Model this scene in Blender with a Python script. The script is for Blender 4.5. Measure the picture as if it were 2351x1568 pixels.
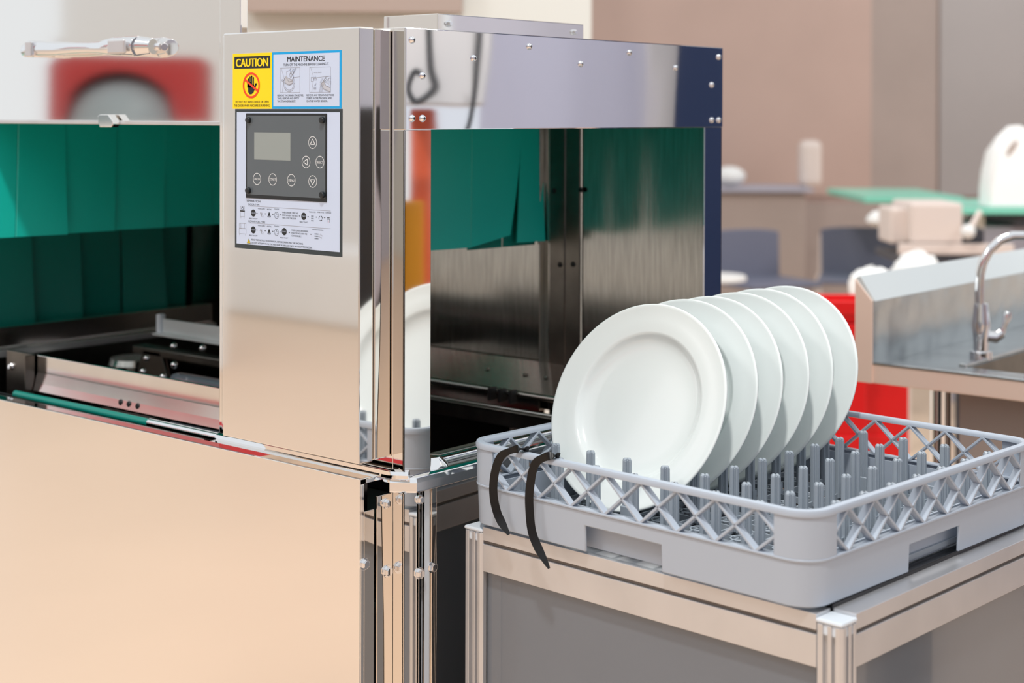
import bpy, math, random
from mathutils import Vector, Matrix, Euler
random.seed(7)
for o in list(bpy.data.objects): bpy.data.objects.remove(o)
S = bpy.context.scene
C = S.collection
PI = math.pi
R = math.radians
def lin(c):
    return tuple((v/255/12.92 if v/255 <= .04045 else ((v/255+.055)/1.055)**2.4) for v in c)+(1,)

# ------------------------------------------------------------------ camera, world, lights, exposure
CAM = Vector((1.3039, -1.3376, 0.4419)); FPX = 3531.2; CX = 1175.5; CY = 283.35
ya, pa, ra = R(40.2661), R(-.3102), R(.1506)
fw = Vector((-math.sin(ya)*math.cos(pa), math.cos(ya)*math.cos(pa), math.sin(pa)))
r0 = Vector((math.cos(ya), math.sin(ya), 0)); u0 = r0.cross(fw)
rt = r0*math.cos(ra)+u0*math.sin(ra); up = -r0*math.sin(ra)+u0*math.cos(ra)
cam = bpy.data.cameras.new('camera'); camo = bpy.data.objects.new('camera', cam); C.objects.link(camo)
M = Matrix.Identity(4)
for i in range(3):
    M[i][0] = rt[i]; M[i][1] = up[i]; M[i][2] = -fw[i]; M[i][3] = CAM[i]
camo.matrix_world = M
cam.sensor_width = 36; cam.lens = FPX/2351*36; cam.shift_y = -(784-CY)/2351
cam.clip_start = .05; cam.clip_end = 100
cam.dof.use_dof = True; cam.dof.focus_distance = 1.9; cam.dof.aperture_fstop = 4.2
S.camera = camo
W = bpy.data.worlds.new('hall_air'); S.world = W; W.use_nodes = True
W.node_tree.nodes['Background'].inputs[0].default_value = (.93, .97, 1, 1)
W.node_tree.nodes['Background'].inputs[1].default_value = .82
def area(name, loc, size, power, target=(0, 0, 0), color=(1, 1, 1)):
    l = bpy.data.lights.new(name, 'AREA'); l.size = size; l.energy = power; l.color = color
    o = bpy.data.objects.new(name, l); C.objects.link(o); o.location = loc
    o.rotation_euler = (Vector(target)-Vector(loc)).to_track_quat('-Z', 'Y').to_euler(); return o
area('overhead_light', (1.15, -1.7, 4.2), .28, 108, (.3, .3, 0), (1, .97, .93))
area('overhead_light', (-2.5, -3.5, 4.5), 1.0, 60, (-1, 0, 0), (1, .97, .93))
area('overhead_light', (-1.2, 2.2, 4.3), .8, 70, (.5, 1.5, 0), (1, .97, .93))  # added fill from above, brightens the white machine mirrored in the lintel
area('overhead_light', (3.5, 5.5, 4.5), 1.2, 150, (1, 6, 0), (1, .96, .92))
S.view_settings.view_transform = 'Standard'; S.view_settings.look = 'None'
S.view_settings.exposure = 0.16; S.view_settings.gamma = 1; S.view_settings.use_curve_mapping = False
S.cycles.max_bounces = 10; S.cycles.glossy_bounces = 8; S.cycles.sample_clamp_indirect = 6
FZ = -.85

def at(px, py, dist):
    """world point seen at photo pixel, at forward distance dist (metres)"""
    D = fw + rt*((px-CX)/FPX) - up*((py-CY)/FPX)
    return CAM + D*dist
def on(axis, val, px, py):
    D = fw + rt*((px-CX)/FPX) - up*((py-CY)/FPX)
    return CAM + D*((val-CAM[axis])/D[axis])

# ------------------------------------------------------------------ materials
MATS = {}
def mat(name, col, rough=.5, metal=0, wave=0, wscale=3, spec=.5, noise=0, nscale=40, stretch=(1, 1, 1), bump=0, emit=0, trans=0, alpha=1, coat=0, aniso=0):
    m = bpy.data.materials.new(name); m.use_nodes = True; nt = m.node_tree; b = nt.nodes['Principled BSDF']
    c = lin(col); b.inputs['Base Color'].default_value = c; b.inputs['Roughness'].default_value = rough
    b.inputs['Metallic'].default_value = metal; b.inputs['Specular IOR Level'].default_value = spec
    b.inputs['Coat Weight'].default_value = coat
    if trans: b.inputs['Transmission Weight'].default_value = trans
    if emit: b.inputs['Emission Color'].default_value = c; b.inputs['Emission Strength'].default_value = emit
    tc = nt.nodes.new('ShaderNodeTexCoord'); mp = nt.nodes.new('ShaderNodeMapping'); mp.inputs['Scale'].default_value = stretch
    nt.links.new(tc.outputs['Object'], mp.inputs[0])
    nrm = None
    if wave:
        n = nt.nodes.new('ShaderNodeTexNoise'); n.inputs['Scale'].default_value = wscale; n.inputs['Detail'].default_value = 1
        nt.links.new(mp.outputs[0], n.inputs['Vector'])
        bp = nt.nodes.new('ShaderNodeBump'); bp.inputs['Strength'].default_value = 1; bp.inputs['Distance'].default_value = wave
        nt.links.new(n.outputs[0], bp.inputs['Height']); nrm = bp
    if noise or bump:
        n = nt.nodes.new('ShaderNodeTexNoise'); n.inputs['Scale'].default_value = nscale; n.inputs['Detail'].default_value = 3
        nt.links.new(mp.outputs[0], n.inputs['Vector'])
        if noise:
            mx = nt.nodes.new('ShaderNodeMixRGB'); mx.blend_type = 'MULTIPLY'
            cr = nt.nodes.new('ShaderNodeValToRGB'); cr.color_ramp.elements[0].position = .3; cr.color_ramp.elements[1].position = .7
            v = 1-noise; cr.color_ramp.elements[0].color = (v, v, v, 1); cr.color_ramp.elements[1].color = (1, 1, 1, 1)
            nt.links.new(n.outputs[0], cr.inputs[0]); mx.inputs[0].default_value = 1; mx.inputs[1].default_value = c
            nt.links.new(cr.outputs[0], mx.inputs[2]); nt.links.new(mx.outputs[0], b.inputs['Base Color'])
        if bump:
            bp = nt.nodes.new('ShaderNodeBump'); bp.inputs['Strength'].default_value = 1; bp.inputs['Distance'].default_value = bump
            nt.links.new(n.outputs[0], bp.inputs['Height'])
            if nrm: nt.links.new(nrm.outputs[0], bp.inputs['Normal'])
            nrm = bp
    if nrm: nt.links.new(nrm.outputs[0], b.inputs['Normal'])
    MATS[name] = m; return m
mat('mirror', (246, 243, 240), .045, 1, wave=.0006, wscale=3.5)
mat('mirror_door', (246, 243, 240), .05, 1, wave=.0004, wscale=2.5)
mat('mirror_lintel', (232, 232, 238), .035, 1, wave=.0016, wscale=5, stretch=(1, 1, .5))
mat('mirror_side', (235, 228, 220), .04, 1, wave=.010, wscale=6, stretch=(1, 1, .35))
mat('chrome', (240, 240, 242), .06, 1)
mat('brushed', (182, 180, 174), .15, 1, noise=.25, nscale=30, stretch=(6, 6, .5), bump=.0001)
mat('brushed_dark', (120, 116, 110), .3, 1, noise=.3, nscale=20)
mat('steel_soft', (205, 203, 200), .28, 1, noise=.12, nscale=25, stretch=(1, 1, 6))
mat('rail_steel', (236, 232, 228), .13, 1, noise=.05, nscale=25)
mat('steel_light', (222, 228, 229), .3, .35)
mat('tank', (70, 70, 72), .25, 1)
mat('black', (22, 22, 24), .5)
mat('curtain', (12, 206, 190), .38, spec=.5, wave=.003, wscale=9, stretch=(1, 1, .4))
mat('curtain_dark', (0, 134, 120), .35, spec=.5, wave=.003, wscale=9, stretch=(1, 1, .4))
mat('porcelain', (232, 239, 238), .12, coat=.3, spec=.55)
mat('rack_plastic', (176, 186, 199), .36, spec=.45)
mat('pin_plastic', (160, 170, 180), .3, spec=.5)
mat('aluminium', (222, 222, 224), .36, .75, noise=.1, nscale=12)
mat('aluminium_groove', (120, 112, 106), .5, .5)
mat('cap_plastic', (222, 230, 238), .4)
mat('grey_panel', (112, 119, 128), .14, coat=.6, noise=.06, nscale=5)
mat('strap', (14, 15, 17), .38, spec=.35)
mat('yellow', (255, 222, 0), .35); mat('blue', (0, 165, 232), .35); mat('sheet', (202, 216, 240), .35); mat('ink', (26, 32, 36), .4)
mat('frame_ink', (50, 60, 64), .35); mat('keypad', (92, 100, 106), .22); mat('lcd', (150, 158, 156), .2); mat('red_ink', (245, 62, 30), .4)
mat('key_white', (235, 238, 240), .4); mat('art_grey', (150, 150, 158), .5); mat('art_light', (192, 196, 206), .5)
mat('floor', (226, 198, 172), .35, noise=.05, nscale=1.2); mat('white_wall', (228, 230, 224), .6, noise=.03, nscale=.8)
mat('taupe', (178, 160, 150), .6); mat('lavender', (194, 197, 214), .6); mat('navy', (20, 44, 84), .5)
mat('red', (226, 20, 24), .35); mat('dark_red', (170, 36, 36), .5); mat('orange', (240, 104, 60), .5); mat('amber', (246, 168, 40), .5)
mat('dome_grey', (140, 150, 152), .4); mat('white_paint', (240, 240, 238), .35); mat('hose', (40, 44, 48), .4)
mat('wall_pink', (205, 178, 166), .42, .35, noise=.12, nscale=1.1); mat('wall_grey', (176, 170, 168), .42, .35, noise=.08, nscale=1.1)
mat('wall_brown', (180, 164, 156), .4, .2, noise=.1, nscale=2)
mat('chair_grey', (112, 114, 132), .5); mat('sink_steel', (196, 200, 202), .25, 1, noise=.2, nscale=9, wave=.004, wscale=12)
mat('sink_edge', (250, 222, 206), .35, .3); mat('mint', (130, 215, 190), .3); mat('bag', (250, 250, 248), .5)
mat('beige', (226, 212, 204), .4); mat('dark_grey', (60, 60, 66), .5); mat('slate', (168, 166, 178), .5)
def g(n): return MATS[n]

# ------------------------------------------------------------------ mesh helpers
class B:
    def __init__(s): s.v = []; s.f = []; s.m = []
    def add(s, v, f, m=0):
        k = len(s.v); s.v += [tuple(p) for p in v]
        for q in f: s.f.append([i+k for i in q]); s.m.append(m)
        return s
    def box(s, x0, x1, y0, y1, z0, z1, m=0):
        if x0 > x1: x0, x1 = x1, x0
        if y0 > y1: y0, y1 = y1, y0
        if z0 > z1: z0, z1 = z1, z0
        v = [(x, y, z) for x in (x0, x1) for y in (y0, y1) for z in (z0, z1)]
        return s.add(v, [(0, 1, 3, 2), (4, 6, 7, 5), (0, 4, 5, 1), (2, 3, 7, 6), (0, 2, 6, 4), (1, 5, 7, 3)], m)
    def hexa(s, p, m=0):   # p: 8 pts, bottom 4 ccw, top 4 ccw
        return s.add(p, [(3, 2, 1, 0), (4, 5, 6, 7), (0, 1, 5, 4), (1, 2, 6, 5), (2, 3, 7, 6), (3, 0, 4, 7)], m)
    def prism(s, poly, axis, a, b, m=0):  # poly in the two other axes (cyclic order)
        n = len(poly)
        def P(q, t):
            if axis == 'x': return (t, q[0], q[1])
            if axis == 'y': return (q[0], t, q[1])
            return (q[0], q[1], t)
        v = [P(q, a) for q in poly]+[P(q, b) for q in poly]
        f = [tuple(range(n-1, -1, -1)), tuple(range(n, 2*n))]+[(i, (i+1) % n, n+(i+1) % n, n+i) for i in range(n)]
        return s.add(v, f, m)
    def tube(s, pts, r, n=10, m=0, cap=True, flat=1, side=None):
        pts = [Vector(p) for p in pts]; rs = r if isinstance(r, (list, tuple)) else [r]*len(pts)
        v = []; f = []; prev = None
        for i, p in enumerate(pts):
            t = (pts[min(i+1, len(pts)-1)]-pts[max(i-1, 0)]).normalized()
            if prev is None:
                a = side if side else (Vector((0, 0, 1)) if abs(t.z) < .9 else Vector((1, 0, 0)))
            else: a = prev
            a = (a-t*a.dot(t)).normalized(); prev = a; b = t.cross(a)
            for j in range(n):
                q = 2*PI*j/n; v.append(p+a*math.cos(q)*rs[i]+b*math.sin(q)*rs[i]*flat)
        for i in range(len(pts)-1):
            for j in range(n): f.append((i*n+j, i*n+(j+1) % n, (i+1)*n+(j+1) % n, (i+1)*n+j))
        if cap: f.append(tuple(range(n-1, -1, -1))); f.append(tuple(range((len(pts)-1)*n, len(pts)*n)))
        return s.add(v, f, m)
    def cyl(s, p, q, r, n=16, m=0): return s.tube([p, q], r, n, m)
    def lathe(s, prof, n=48, m=0, c=(0, 0, 0), axis='z', closed=False):
        v = []; f = []; k = len(prof)
        for i in range(n):
            a = 2*PI*i/n
            for (r, h) in prof:
                x, y = r*math.cos(a), r*math.sin(a)
                p = (x, y, h) if axis == 'z' else ((x, h, y) if axis == 'y' else (h, x, y))
                v.append((p[0]+c[0], p[1]+c[1], p[2]+c[2]))
        for i in range(n):
            for j in range(k if closed else k-1):
                a, b_, c_, d = i*k+j, ((i+1) % n)*k+j, ((i+1) % n)*k+(j+1) % k, i*k+(j+1) % k
                f.append((a, b_, c_, d))
        return s.add(v, f, m)
    def sphere(s, c, r, sc=(1, 1, 1), n=14, m=0):
        v = []; f = []; h = n//2
        for i in range(h+1):
            t = PI*i/h
            for j in range(n):
                p = 2*PI*j/n
                v.append((c[0]+r*sc[0]*math.sin(t)*math.cos(p), c[1]+r*sc[1]*math.sin(t)*math.sin(p), c[2]+r*sc[2]*math.cos(t)))
        for i in range(h):
            for j in range(n): f.append((i*n+j, (i+1)*n+j, (i+1)*n+(j+1) % n, i*n+(j+1) % n))
        return s.add(v, f, m)
    def done(s, name, mats, parent=None, bevel=0, smooth=False, seg=2, sub=0, **props):
        me = bpy.data.meshes.new(name); me.from_pydata(s.v, [], s.f)
        for q in (mats if isinstance(mats, (list, tuple)) else [mats]): me.materials.append(g(q))
        for p, k in zip(me.polygons, s.m): p.material_index = k; p.use_smooth = bool(smooth)
        import bmesh
        bm = bmesh.new(); bm.from_mesh(me)
        if not props.pop('flat_sheet', False): bmesh.ops.recalc_face_normals(bm, faces=bm.faces)
        if smooth: 
            for e in bm.edges:
                if len(e.link_faces) == 2 and e.calc_face_angle(0) > R(38): e.smooth = False
        bm.to_mesh(me); bm.free()
        o = bpy.data.objects.new(name, me); C.objects.link(o)
        if parent: o.parent = parent
        if bevel:
            b = o.modifiers.new('bevel', 'BEVEL'); b.width = bevel; b.segments = seg; b.limit_method = 'ANGLE'; b.angle_limit = R(40)
        if sub:
            b = o.modifiers.new('sub', 'SUBSURF'); b.levels = sub; b.render_levels = sub
        for k, q in props.items(): o[k] = q
        return o
def thing(name, label, cat, loc=(0, 0, 0), rz=0, group=None):
    o = bpy.data.objects.new(name, None); C.objects.link(o); o.location = loc; o.rotation_euler = (0, 0, rz)
    o['label'] = label; o['category'] = cat
    if group: o['group'] = group
    return o
def dup(root, label, loc=None, rz=None):
    r = root.copy(); C.objects.link(r); r['label'] = label
    if loc is not None: r.location = loc
    if rz is not None: r.rotation_euler = (0, 0, rz)
    for ch in list(root.children):
        c = ch.copy(); C.objects.link(c); c.parent = r
        for gch in list(ch.children):
            d = gch.copy(); C.objects.link(d); d.parent = c
    return r

# ------------------------------------------------------------------ setting
o = B().box(-14, 14, -14, 14, FZ-.05, FZ).done('floor', 'floor', kind='structure')
# far wall of the hall, facing the camera (built square to the line of sight)
def facing(name, x0, x1, ytop, ybot, dist, thick, m, bevel=0, **pr):
    p = [at(x0, ybot, dist), at(x1, ybot, dist), at(x1, ybot, dist)+fw*thick, at(x0, ybot, dist)+fw*thick]
    zb = at(x0, ybot, dist).z if ybot is not None else FZ; zt = at(x0, ytop, dist).z
    return B().hexa([(q.x, q.y, zb) for q in p]+[(q.x, q.y, zt) for q in p]).done(name, m, bevel=bevel, **pr)
def wall_block(name, x0, x1, dist, z0, z1, m, thick=.1, parent=None, **pr):
    a, b_ = at(x0, 283, dist), at(x1, 283, dist); f2 = Vector((fw.x, fw.y, 0)).normalized()*thick
    p = [a, b_, b_+f2, a+f2]
    return B().hexa([(q.x, q.y, z0) for q in p]+[(q.x, q.y, z1) for q in p]).done(name, m, parent=parent, **pr)
wall_block('wall_back', -700, 1357, 5.5, FZ, 3.5, 'white_wall', kind='structure')
wr = wall_block('wall_right', 1200, 3600, 10.5, FZ, 4.5, 'wall_pink', kind='structure')
for a, b_, m_ in [(1200, 2000, 'wall_pink'), (2000, 2152, 'wall_brown'), (2157, 2700, 'wall_grey'), (2705, 3400, 'wall_pink')]:  # brown strip paints a darker reflected band into the wall colour
    wall_block('panel', a, b_, 10.47, -.1, 4.4, m_, thick=.03, parent=wr)
wall_block('panel', 1200, 3400, 10.42, FZ, -.15, 'wall_brown', thick=.06, parent=wr)
# hall behind the photographer: seen only as reflections
wf = B().box(-12, 9, -9.6, -9.5, FZ, 4.5).done('wall_front', 'white_wall', kind='structure')
B().box(-12, 9, -9.5, -9.46, 1.95, 2.95).done('fascia', 'red', wf)
B().box(on(1, 9.4, 118, 200).x, on(1, 9.4, 860, 200).x, -9.5, -9.44, .86, 1.355).done('fascia', 'taupe', wf)
wb = [o for o in C.objects if o.name == 'wall_back'][0]
wall_block('fascia', 560, 1060, 5.4, at(600, 26, 5.4).z, 1.6, 'taupe', thick=.08, parent=wb)
w2 = B().box(9, 9.1, -9.5, 9, FZ, 4.5).done('wall_left', 'lavender', kind='structure')

# ------------------------------------------------------------------ dishwasher
XL = -1.33     # left end of the machine
DW = thing('conveyor_dishwasher', 'polished stainless steel rack conveyor dishwasher with green strip curtains', 'dishwasher', (0, 0, FZ))
def part(b, name, m, bevel=0, **k):
    o = b.done(name, m, bevel=bevel, **k); o.parent = DW; o.matrix_parent_inverse = Matrix.Translation((0, 0, -FZ)); return o
def sub(b, name, m, parent, bevel=0, **k):
    return b.done(name, m, parent=parent, bevel=bevel, **k)
# lower front panel with folded top
b = B().box(XL, -.0208, -.054, -.0515, FZ+.12, .0063).box(XL, -.0208, -.0515, -.034, .0045, .0063).box(-.0232, -.0208, -.0515, -.046, FZ+.12, -.001)
part(b, 'lower_panel', 'mirror_door', bevel=.0008)
# flange left of the control box, then the ledge under the control box
part(B().box(-.345, -.03, -.034, 0, -.004, .0015), 'ledge', 'mirror', bevel=.0006)
b = B().tube([(-.344, -.006, .0045), (-.015, -.006, .0045), (.0035, .006, .0045)], .006, 8)
part(b, 'ledge_bead', 'chrome', smooth=True)
# round-cornered rim around the discharge end
def rim_path(off, pts):
    return pts
rim = [(-.075, -.004), (-.018, -.004), (.0065, .0145), (.0065, .70)]
b = B()
prof = [(0, -.0175), (.0025, -.0185), (.003, -.016), (.003, -.006), (0, -.0005), (-.006, .001), (-.012, .001), (-.012, -.0185)]
v = []; n = len(prof)
def offs(path, d):
    out = []
    for i, p in enumerate(path):
        p = Vector(p)
        d1 = (Vector(path[i])-Vector(path[i-1])).normalized() if i else None
        d2 = (Vector(path[i+1])-Vector(path[i])).normalized() if i < len(path)-1 else None
        d1 = d1 or d2; d2 = d2 or d1
        n1 = Vector((d1.y, -d1.x)); n2 = Vector((d2.y, -d2.x)); nn = (n1+n2).normalized()
        out.append(p+nn*(d/max(.3, nn.dot(n1))))
    return out
cols = [offs(rim, q[0]) for q in prof]
for i in range(len(rim)):
    for j in range(n): v.append((cols[j][i].x, cols[j][i].y, prof[j][1]))
f = [(i*n+j, i*n+(j+1) % n, (i+1)*n+(j+1) % n, (i+1)*n+j) for i in range(len(rim)-1) for j in range(n)]
f += [tuple(range(n)), tuple(range(3*n, 4*n))[::-1]]
b.add(v, f); part(b, 'end_rim', 'chrome', bevel=.0012, seg=3)
# control box
cb = part(B().box(-.2747, -.0210, -.055, -.031, .0235, .547), 'control_box', 'mirror_door', bevel=.0018, seg=3)
sub(B().box(-.268, -.0215, -.029, -.0015, .0245, .546), 'box_body', 'mirror_side', cb, bevel=.0015)
sub(B().box(-.268, -.023, -.031, -.029, .026, .544), 'door_gap', 'black', cb)
# front end post (angle section): front flange, side flange, end flange
part(B().box(-.018, 0, 0, .0025, .001, .4235).box(-.0025, 0, 0, .0477, .001, .4235).box(-.3440, -.018, 0, .0025, .001, .548).box(-.018, 0, 0, .0025, .4235, .548), 'front_post', 'mirror', bevel=.0008)
# column beside the open bay, standing above the box
part(B().box(-.3535, -.3105, .003, .0065, .0, .80).box(-.3535, -.351, .0065, .05, .0, .80), 'column', 'mirror', bevel=.001)
# far end post
part(B().box(-.0025, 0, .6606, .7097, FZ, .4235).box(-.055, 0, .707, .7097, FZ, .548).box(-.012, -.0025, .6606, .663, FZ, .4235), 'rear_post', 'mirror_lintel', bevel=.0006)
# lower legs of the near end
part(B().box(-.018, 0, 0, .0025, FZ+.1, -.018).box(-.0025, 0, 0, .024, FZ+.1, -.018), 'front_leg', 'mirror', bevel=.0006)
part(B().box(-.0208, -.018, -.027, 0, FZ+.1, -.019), 'leg_flange', 'mirror_side', bevel=.0006)
part(B().box(-.0232, -.0208, -.046, -.029, FZ+.12, -.034).box(-.0232, -.021, -.0515, -.046, FZ+.12, -.034), 'panel_return', 'mirror_side', bevel=.0006)
part(B().box(-.020, -.0175, .024, .0365, FZ+.1, -.018).box(-.003, -.0005, .0365, .0375, FZ+.1, -.018), 'leg_channel', 'mirror_side')
part(B().box(-.006, -.001, .0375, .0476, FZ+.1, -.018), 'leg_edge', 'cap_plastic', bevel=.001)
part(B().box(-.0175, -.001, .0476, .0500, FZ+.1, -.018).box(-.003, 0, .0500, .0594, FZ+.1, -.018), 'leg_strip', 'mirror_side', bevel=.0006)
part(B().box(-.034, -.031, .0594, .70, FZ+.1, -.02), 'end_panel', 'mirror', bevel=.0006)
part(B().box(-.05, -.036, -.03, .69, FZ+.1, -.16), 'inner_frame', 'black')
def bolt(p, ax, r=.006):
    b = B(); d = Vector(ax); a = Vector(p)
    b.tube([a-d*.001, a+d*.0008], r*1.25, 16).tube([a, a+d*.0045], r, 6).tube([a+d*.0045, a+d*.0055], r*.8, 6)
    return part(b, 'bolt', 'chrome', bevel=.0004)
bolt((-.021, -.046, -.097), (1, 0, 0)); bolt((-.0178, -.010, -.113), (1, 0, 0), .0062); bolt((0, .028, -.1207), (1, 0, 0)); bolt((-.001, .0515, -.1185), (1, 0, 0))
bolt((-.0175, -.012, -.03), (1, 0, 0), .005); bolt((0, .028, -.03), (1, 0, 0), .005)
# lintel over the discharge opening, with pan-head screws
lt = part(B().box(-.0025, .0015, .0005, .7097, .4235, .548).box(-.03, .0015, .0005, .7097, .5455, .548), 'lintel', 'mirror_lintel', bevel=.0012)
sc_me = None
for (y, z) in [(.0114, .5329), (.1237, .514), (.030, .4898), (.2348, .5329), (.3463, .5128), (.4608, .5322), (.5784, .5132), (.697, .5331), (.6775, .4894), (.0117, .4375), (.0301, .4375), (.6778, .4348), (.6976, .4348)]:
    if sc_me is None:
        s0 = B().lathe([(.00001, .0038), (.0016, .0037), (.0030, .0030), (.0042, .0016), (.0046, .0004), (.0046, -.0002)], 18, axis='x').box(.0036, .0040, -.0020, .0020, -.0004, .0004, 1).box(.0036, .0040, -.0004, .0004, -.0020, .0020, 1)
        sc = s0.done('screw', ['chrome', 'black'], parent=lt, smooth=True); sc_me = sc
    else:
        sc = sc_me.copy(); C.objects.link(sc)
    sc.location = (.0015, y, z)
# roof and roof box
part(B().box(XL, -.002, .013, .7, .536, .545), 'roof', 'steel_soft')
part(B().box(-.18, -.08, .1443, .4587, .545, .5755), 'roof_box', 'mirror', bevel=.001)
for yy in (.165, .435): bolt((-.08, yy, .563), (1, 0, 0), .004)
# wash chamber walls
part(B().box(XL, -.317, .66, .664, -.4, .545).box(-.3165, -.302, .657, .66, -.05, .53).box(-.3165, -.314, .645, .657, -.05, .53), 'back_wall', 'brushed', bevel=.001)
part(B().box(-.2385, -.0025, .6605, .664, -.1, .536), 'back_sheet', 'brushed')
part(B().box(-.302, -.27, .655, .66, -.06, .536).box(-.268, -.2385, .655, .66, -.06, .536), 'rear_stile', 'brushed_dark', bevel=.001)
for (px, py) in [(1271, 438), (1333, 436), (1285, 608), (1315, 607)]:
    q = on(1, .654, px, py); part(B().lathe([(.00001, -.002), (.0035, -.0015), (.0045, 0), (.0045, .001)], 12, c=tuple(q), axis='y'), 'rivet', 'black', smooth=True)
part(B().box(XL, XL+.003, .0, .66, -.4, .545), 'left_end', 'brushed_dark')
part(B().box(XL, -.34, .6, .655, -.4, -.06), 'tank_back', 'tank')
part(B().box(XL, -.04, -.02, .655, -.42, -.40), 'tank_bottom', 'tank')
part(B().box(XL, -.036, -.032, -.026, -.4, -.002), 'tank_front', 'tank')
part(B().box(XL, -.3440, -.052, -.030, .0046, .0062), 'front_flange', 'steel_soft', bevel=.0005)
# raised door over the left bay
hd = part(B().box(XL, -.3545, .0095, .0125, .4290, 1.1).box(XL, -.3545, .0125, .03, .4290, .4315), 'raised_door', 'mirror_door', bevel=.001)
sub(B().box(XL, -.3545, .0065, .0095, .4265, .4325), 'door_lip', 'aluminium', hd, bevel=.001)
# small grip on the lower edge of the raised door
b = B().prism([(-.623, .4385), (-.617, .4415), (-.597, .4415), (-.586, .4325), (-.5845, .4265), (-.589, .4225), (-.618, .4225), (-.6215, .4285)], 'y', -.006, .0065)
sub(b, 'catch', 'mirror', hd, bevel=.0012)
# door handle
hb = B()
pts = []; rs = []
for (px, py, yy, r) in [(60, 115, .0, .011), (72, 110, -.008, .0115), (95, 112, -.014, .012), (130, 113, -.018, .010), (170, 111, -.019, .0085), (205, 110, -.019, .0078), (230, 110, -.019, .0088), (246, 108, -.018, .0118), (262, 107, -.016, .0135), (286, 107, -.014, .0138)]:
    q = on(1, yy-.002, px, py); pts.append(q); rs.append(r)
hb.tube(pts, rs, 16, flat=.8)
hdl = sub(hb, 'handle', 'chrome', hd, smooth=True)
pts = [on(1, -.014, 286, 107), on(1, -.012, 318, 107), on(1, -.012, 322, 107), on(1, -.006, 352, 107)]
sub(B().tube(pts[:2], [.0142, .0150], 18).tube([pts[2], pts[3]], [.0150, .0118], 18).cyl(pts[1], pts[3]+Vector((.0, .012, 0)), .006, 10), 'handle_end', 'chrome', hd, bevel=.001, smooth=True)
q = on(1, -.03, 62, 112); sub(B().box(q.x-.012, q.x+.008, -.026, .009, q.z-.0125, q.z+.012), 'handle_block', 'chrome', hd, bevel=.003)
q = on(1, -.032, 264, 107); sub(B().box(q.x-.019, q.x+.022, -.0325, -.027, q.z-.0105, q.z+.0105), 'handle_plate', 'aluminium', hd, bevel=.003)
q = on(1, -.03, 62, 112); sub(B().box(q.x-.010, q.x+.006, -.0275, -.0258, q.z-.011, q.z+.0105), 'handle_plate', 'aluminium', hd, bevel=.002)
# strip curtains: each strip a part
def curtain(x, cuts, ztop, zbot, m, bend=.006, tuck=None):
    cu = []
    for i in range(len(cuts)-1):
        y0, y1 = cuts[i]+.0006, cuts[i+1]-.0006; b = B(); ny, nz = 5, 12; v = []; ph = random.uniform(-1, 1)
        for t in (0, .0022):
            for k in range(nz+1):
                h = k/nz; z = ztop+(zbot-ztop)*h
                for j in range(ny+1):
                    w = j/ny; y = y0+(y1-y0)*w
                    v.append((x-t+bend*h*h*(1.1*ph+1.6*(w-.35)*(1 if i % 2 else .6)), y+(.004*h*ph)-(tuck or {}).get(i, 0)*max(0, h-.3)**1.5*w, z+(tuck or {}).get(i, 0)*.25*w*h*h))
        N = (ny+1)*(nz+1); f = []
        for k in range(nz):
            for j in range(ny):
                a = k*(ny+1)+j; f.append((a, a+1, a+ny+2, a+ny+1)); f.append((N+a, N+a+ny+1, N+a+ny+2, N+a+1))
        for k in range(nz):
            for j in (0, ny):
                a = k*(ny+1)+j; f.append((a, a+ny+1, N+a+ny+1, N+a))
        for j in range(ny):
            for a in (j, nz*(ny+1)+j): f.append((a, a+1, N+a+1, N+a))
        part(b.add(v, f), 'curtain_strip', m, smooth=True)
    part(B().box(x-.006, x+.004, cuts[0], cuts[-1], ztop, ztop+.03), 'curtain_rail', 'steel_soft', bevel=.001)
curtain(-.317, [.03, .13, .235, .365, .4787, .600, .6555], .505, .232, 'curtain', .010, {4: .06})
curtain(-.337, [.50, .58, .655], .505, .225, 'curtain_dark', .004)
curtain(-.96, [.004, .0745, .1632, .2686, .371, .4744, .565, .655], .505, .238, 'curtain', .010)
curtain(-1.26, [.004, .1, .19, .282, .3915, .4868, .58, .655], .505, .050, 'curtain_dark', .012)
# --- inside the left bay
part(B().box(-1.165, -1.155, .02, .64, .019, .024).box(-1.19, -1.165, .02, .64, .015, .06), 'end_tray', 'rail_steel', bevel=.001)
part(B().box(-1.159, -1.150, .02, .64, .008, .021), 'tray_edge', 'aluminium', bevel=.002)
b = B().prism([(.050, .0555), (.053, .0565), (.055, .012), (.050, -.002), (.044, -.004), (.043, .0), (.0465, .012), (.050, .028)], 'x', -.868, -.35)
rl = part(b, 'guide_rail', 'rail_steel', bevel=.001)
for px, py in [(277, 924), (296, 928), (316, 933)]:
    q = on(1, .0455, px, py); sub(B().lathe([(.00001, -.002), (.004, -.0015), (.0048, 0), (.005, .002)], 12, c=tuple(q), axis='y'), 'stud', 'black', rl, smooth=True)
part(B().box(-.950, -.870, .046, .052, -.08, .056).box(-.873, -.870, .03, .052, -.08, .056), 'rail_bracket', 'brushed_dark', bevel=.001)
for x, z in [(-.935, .030), (-.885, .028)]: bolt((x, .046, z), (0, -1, 0), .005)
part(B().tube([(-.868, .012, -.002), (-.36, .012, -.002)], .006, 10), 'water_pipe', 'curtain_dark', smooth=True)
part(B().tube([(-.52, .012, -.002), (-.36, .012, -.002)], .0068, 10), 'pipe_sleeve', 'chrome', smooth=True)
part(B().box(-1.02, -.36, .028, .031, -.05, -.01), 'trough', 'tank', bevel=.001)
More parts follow.
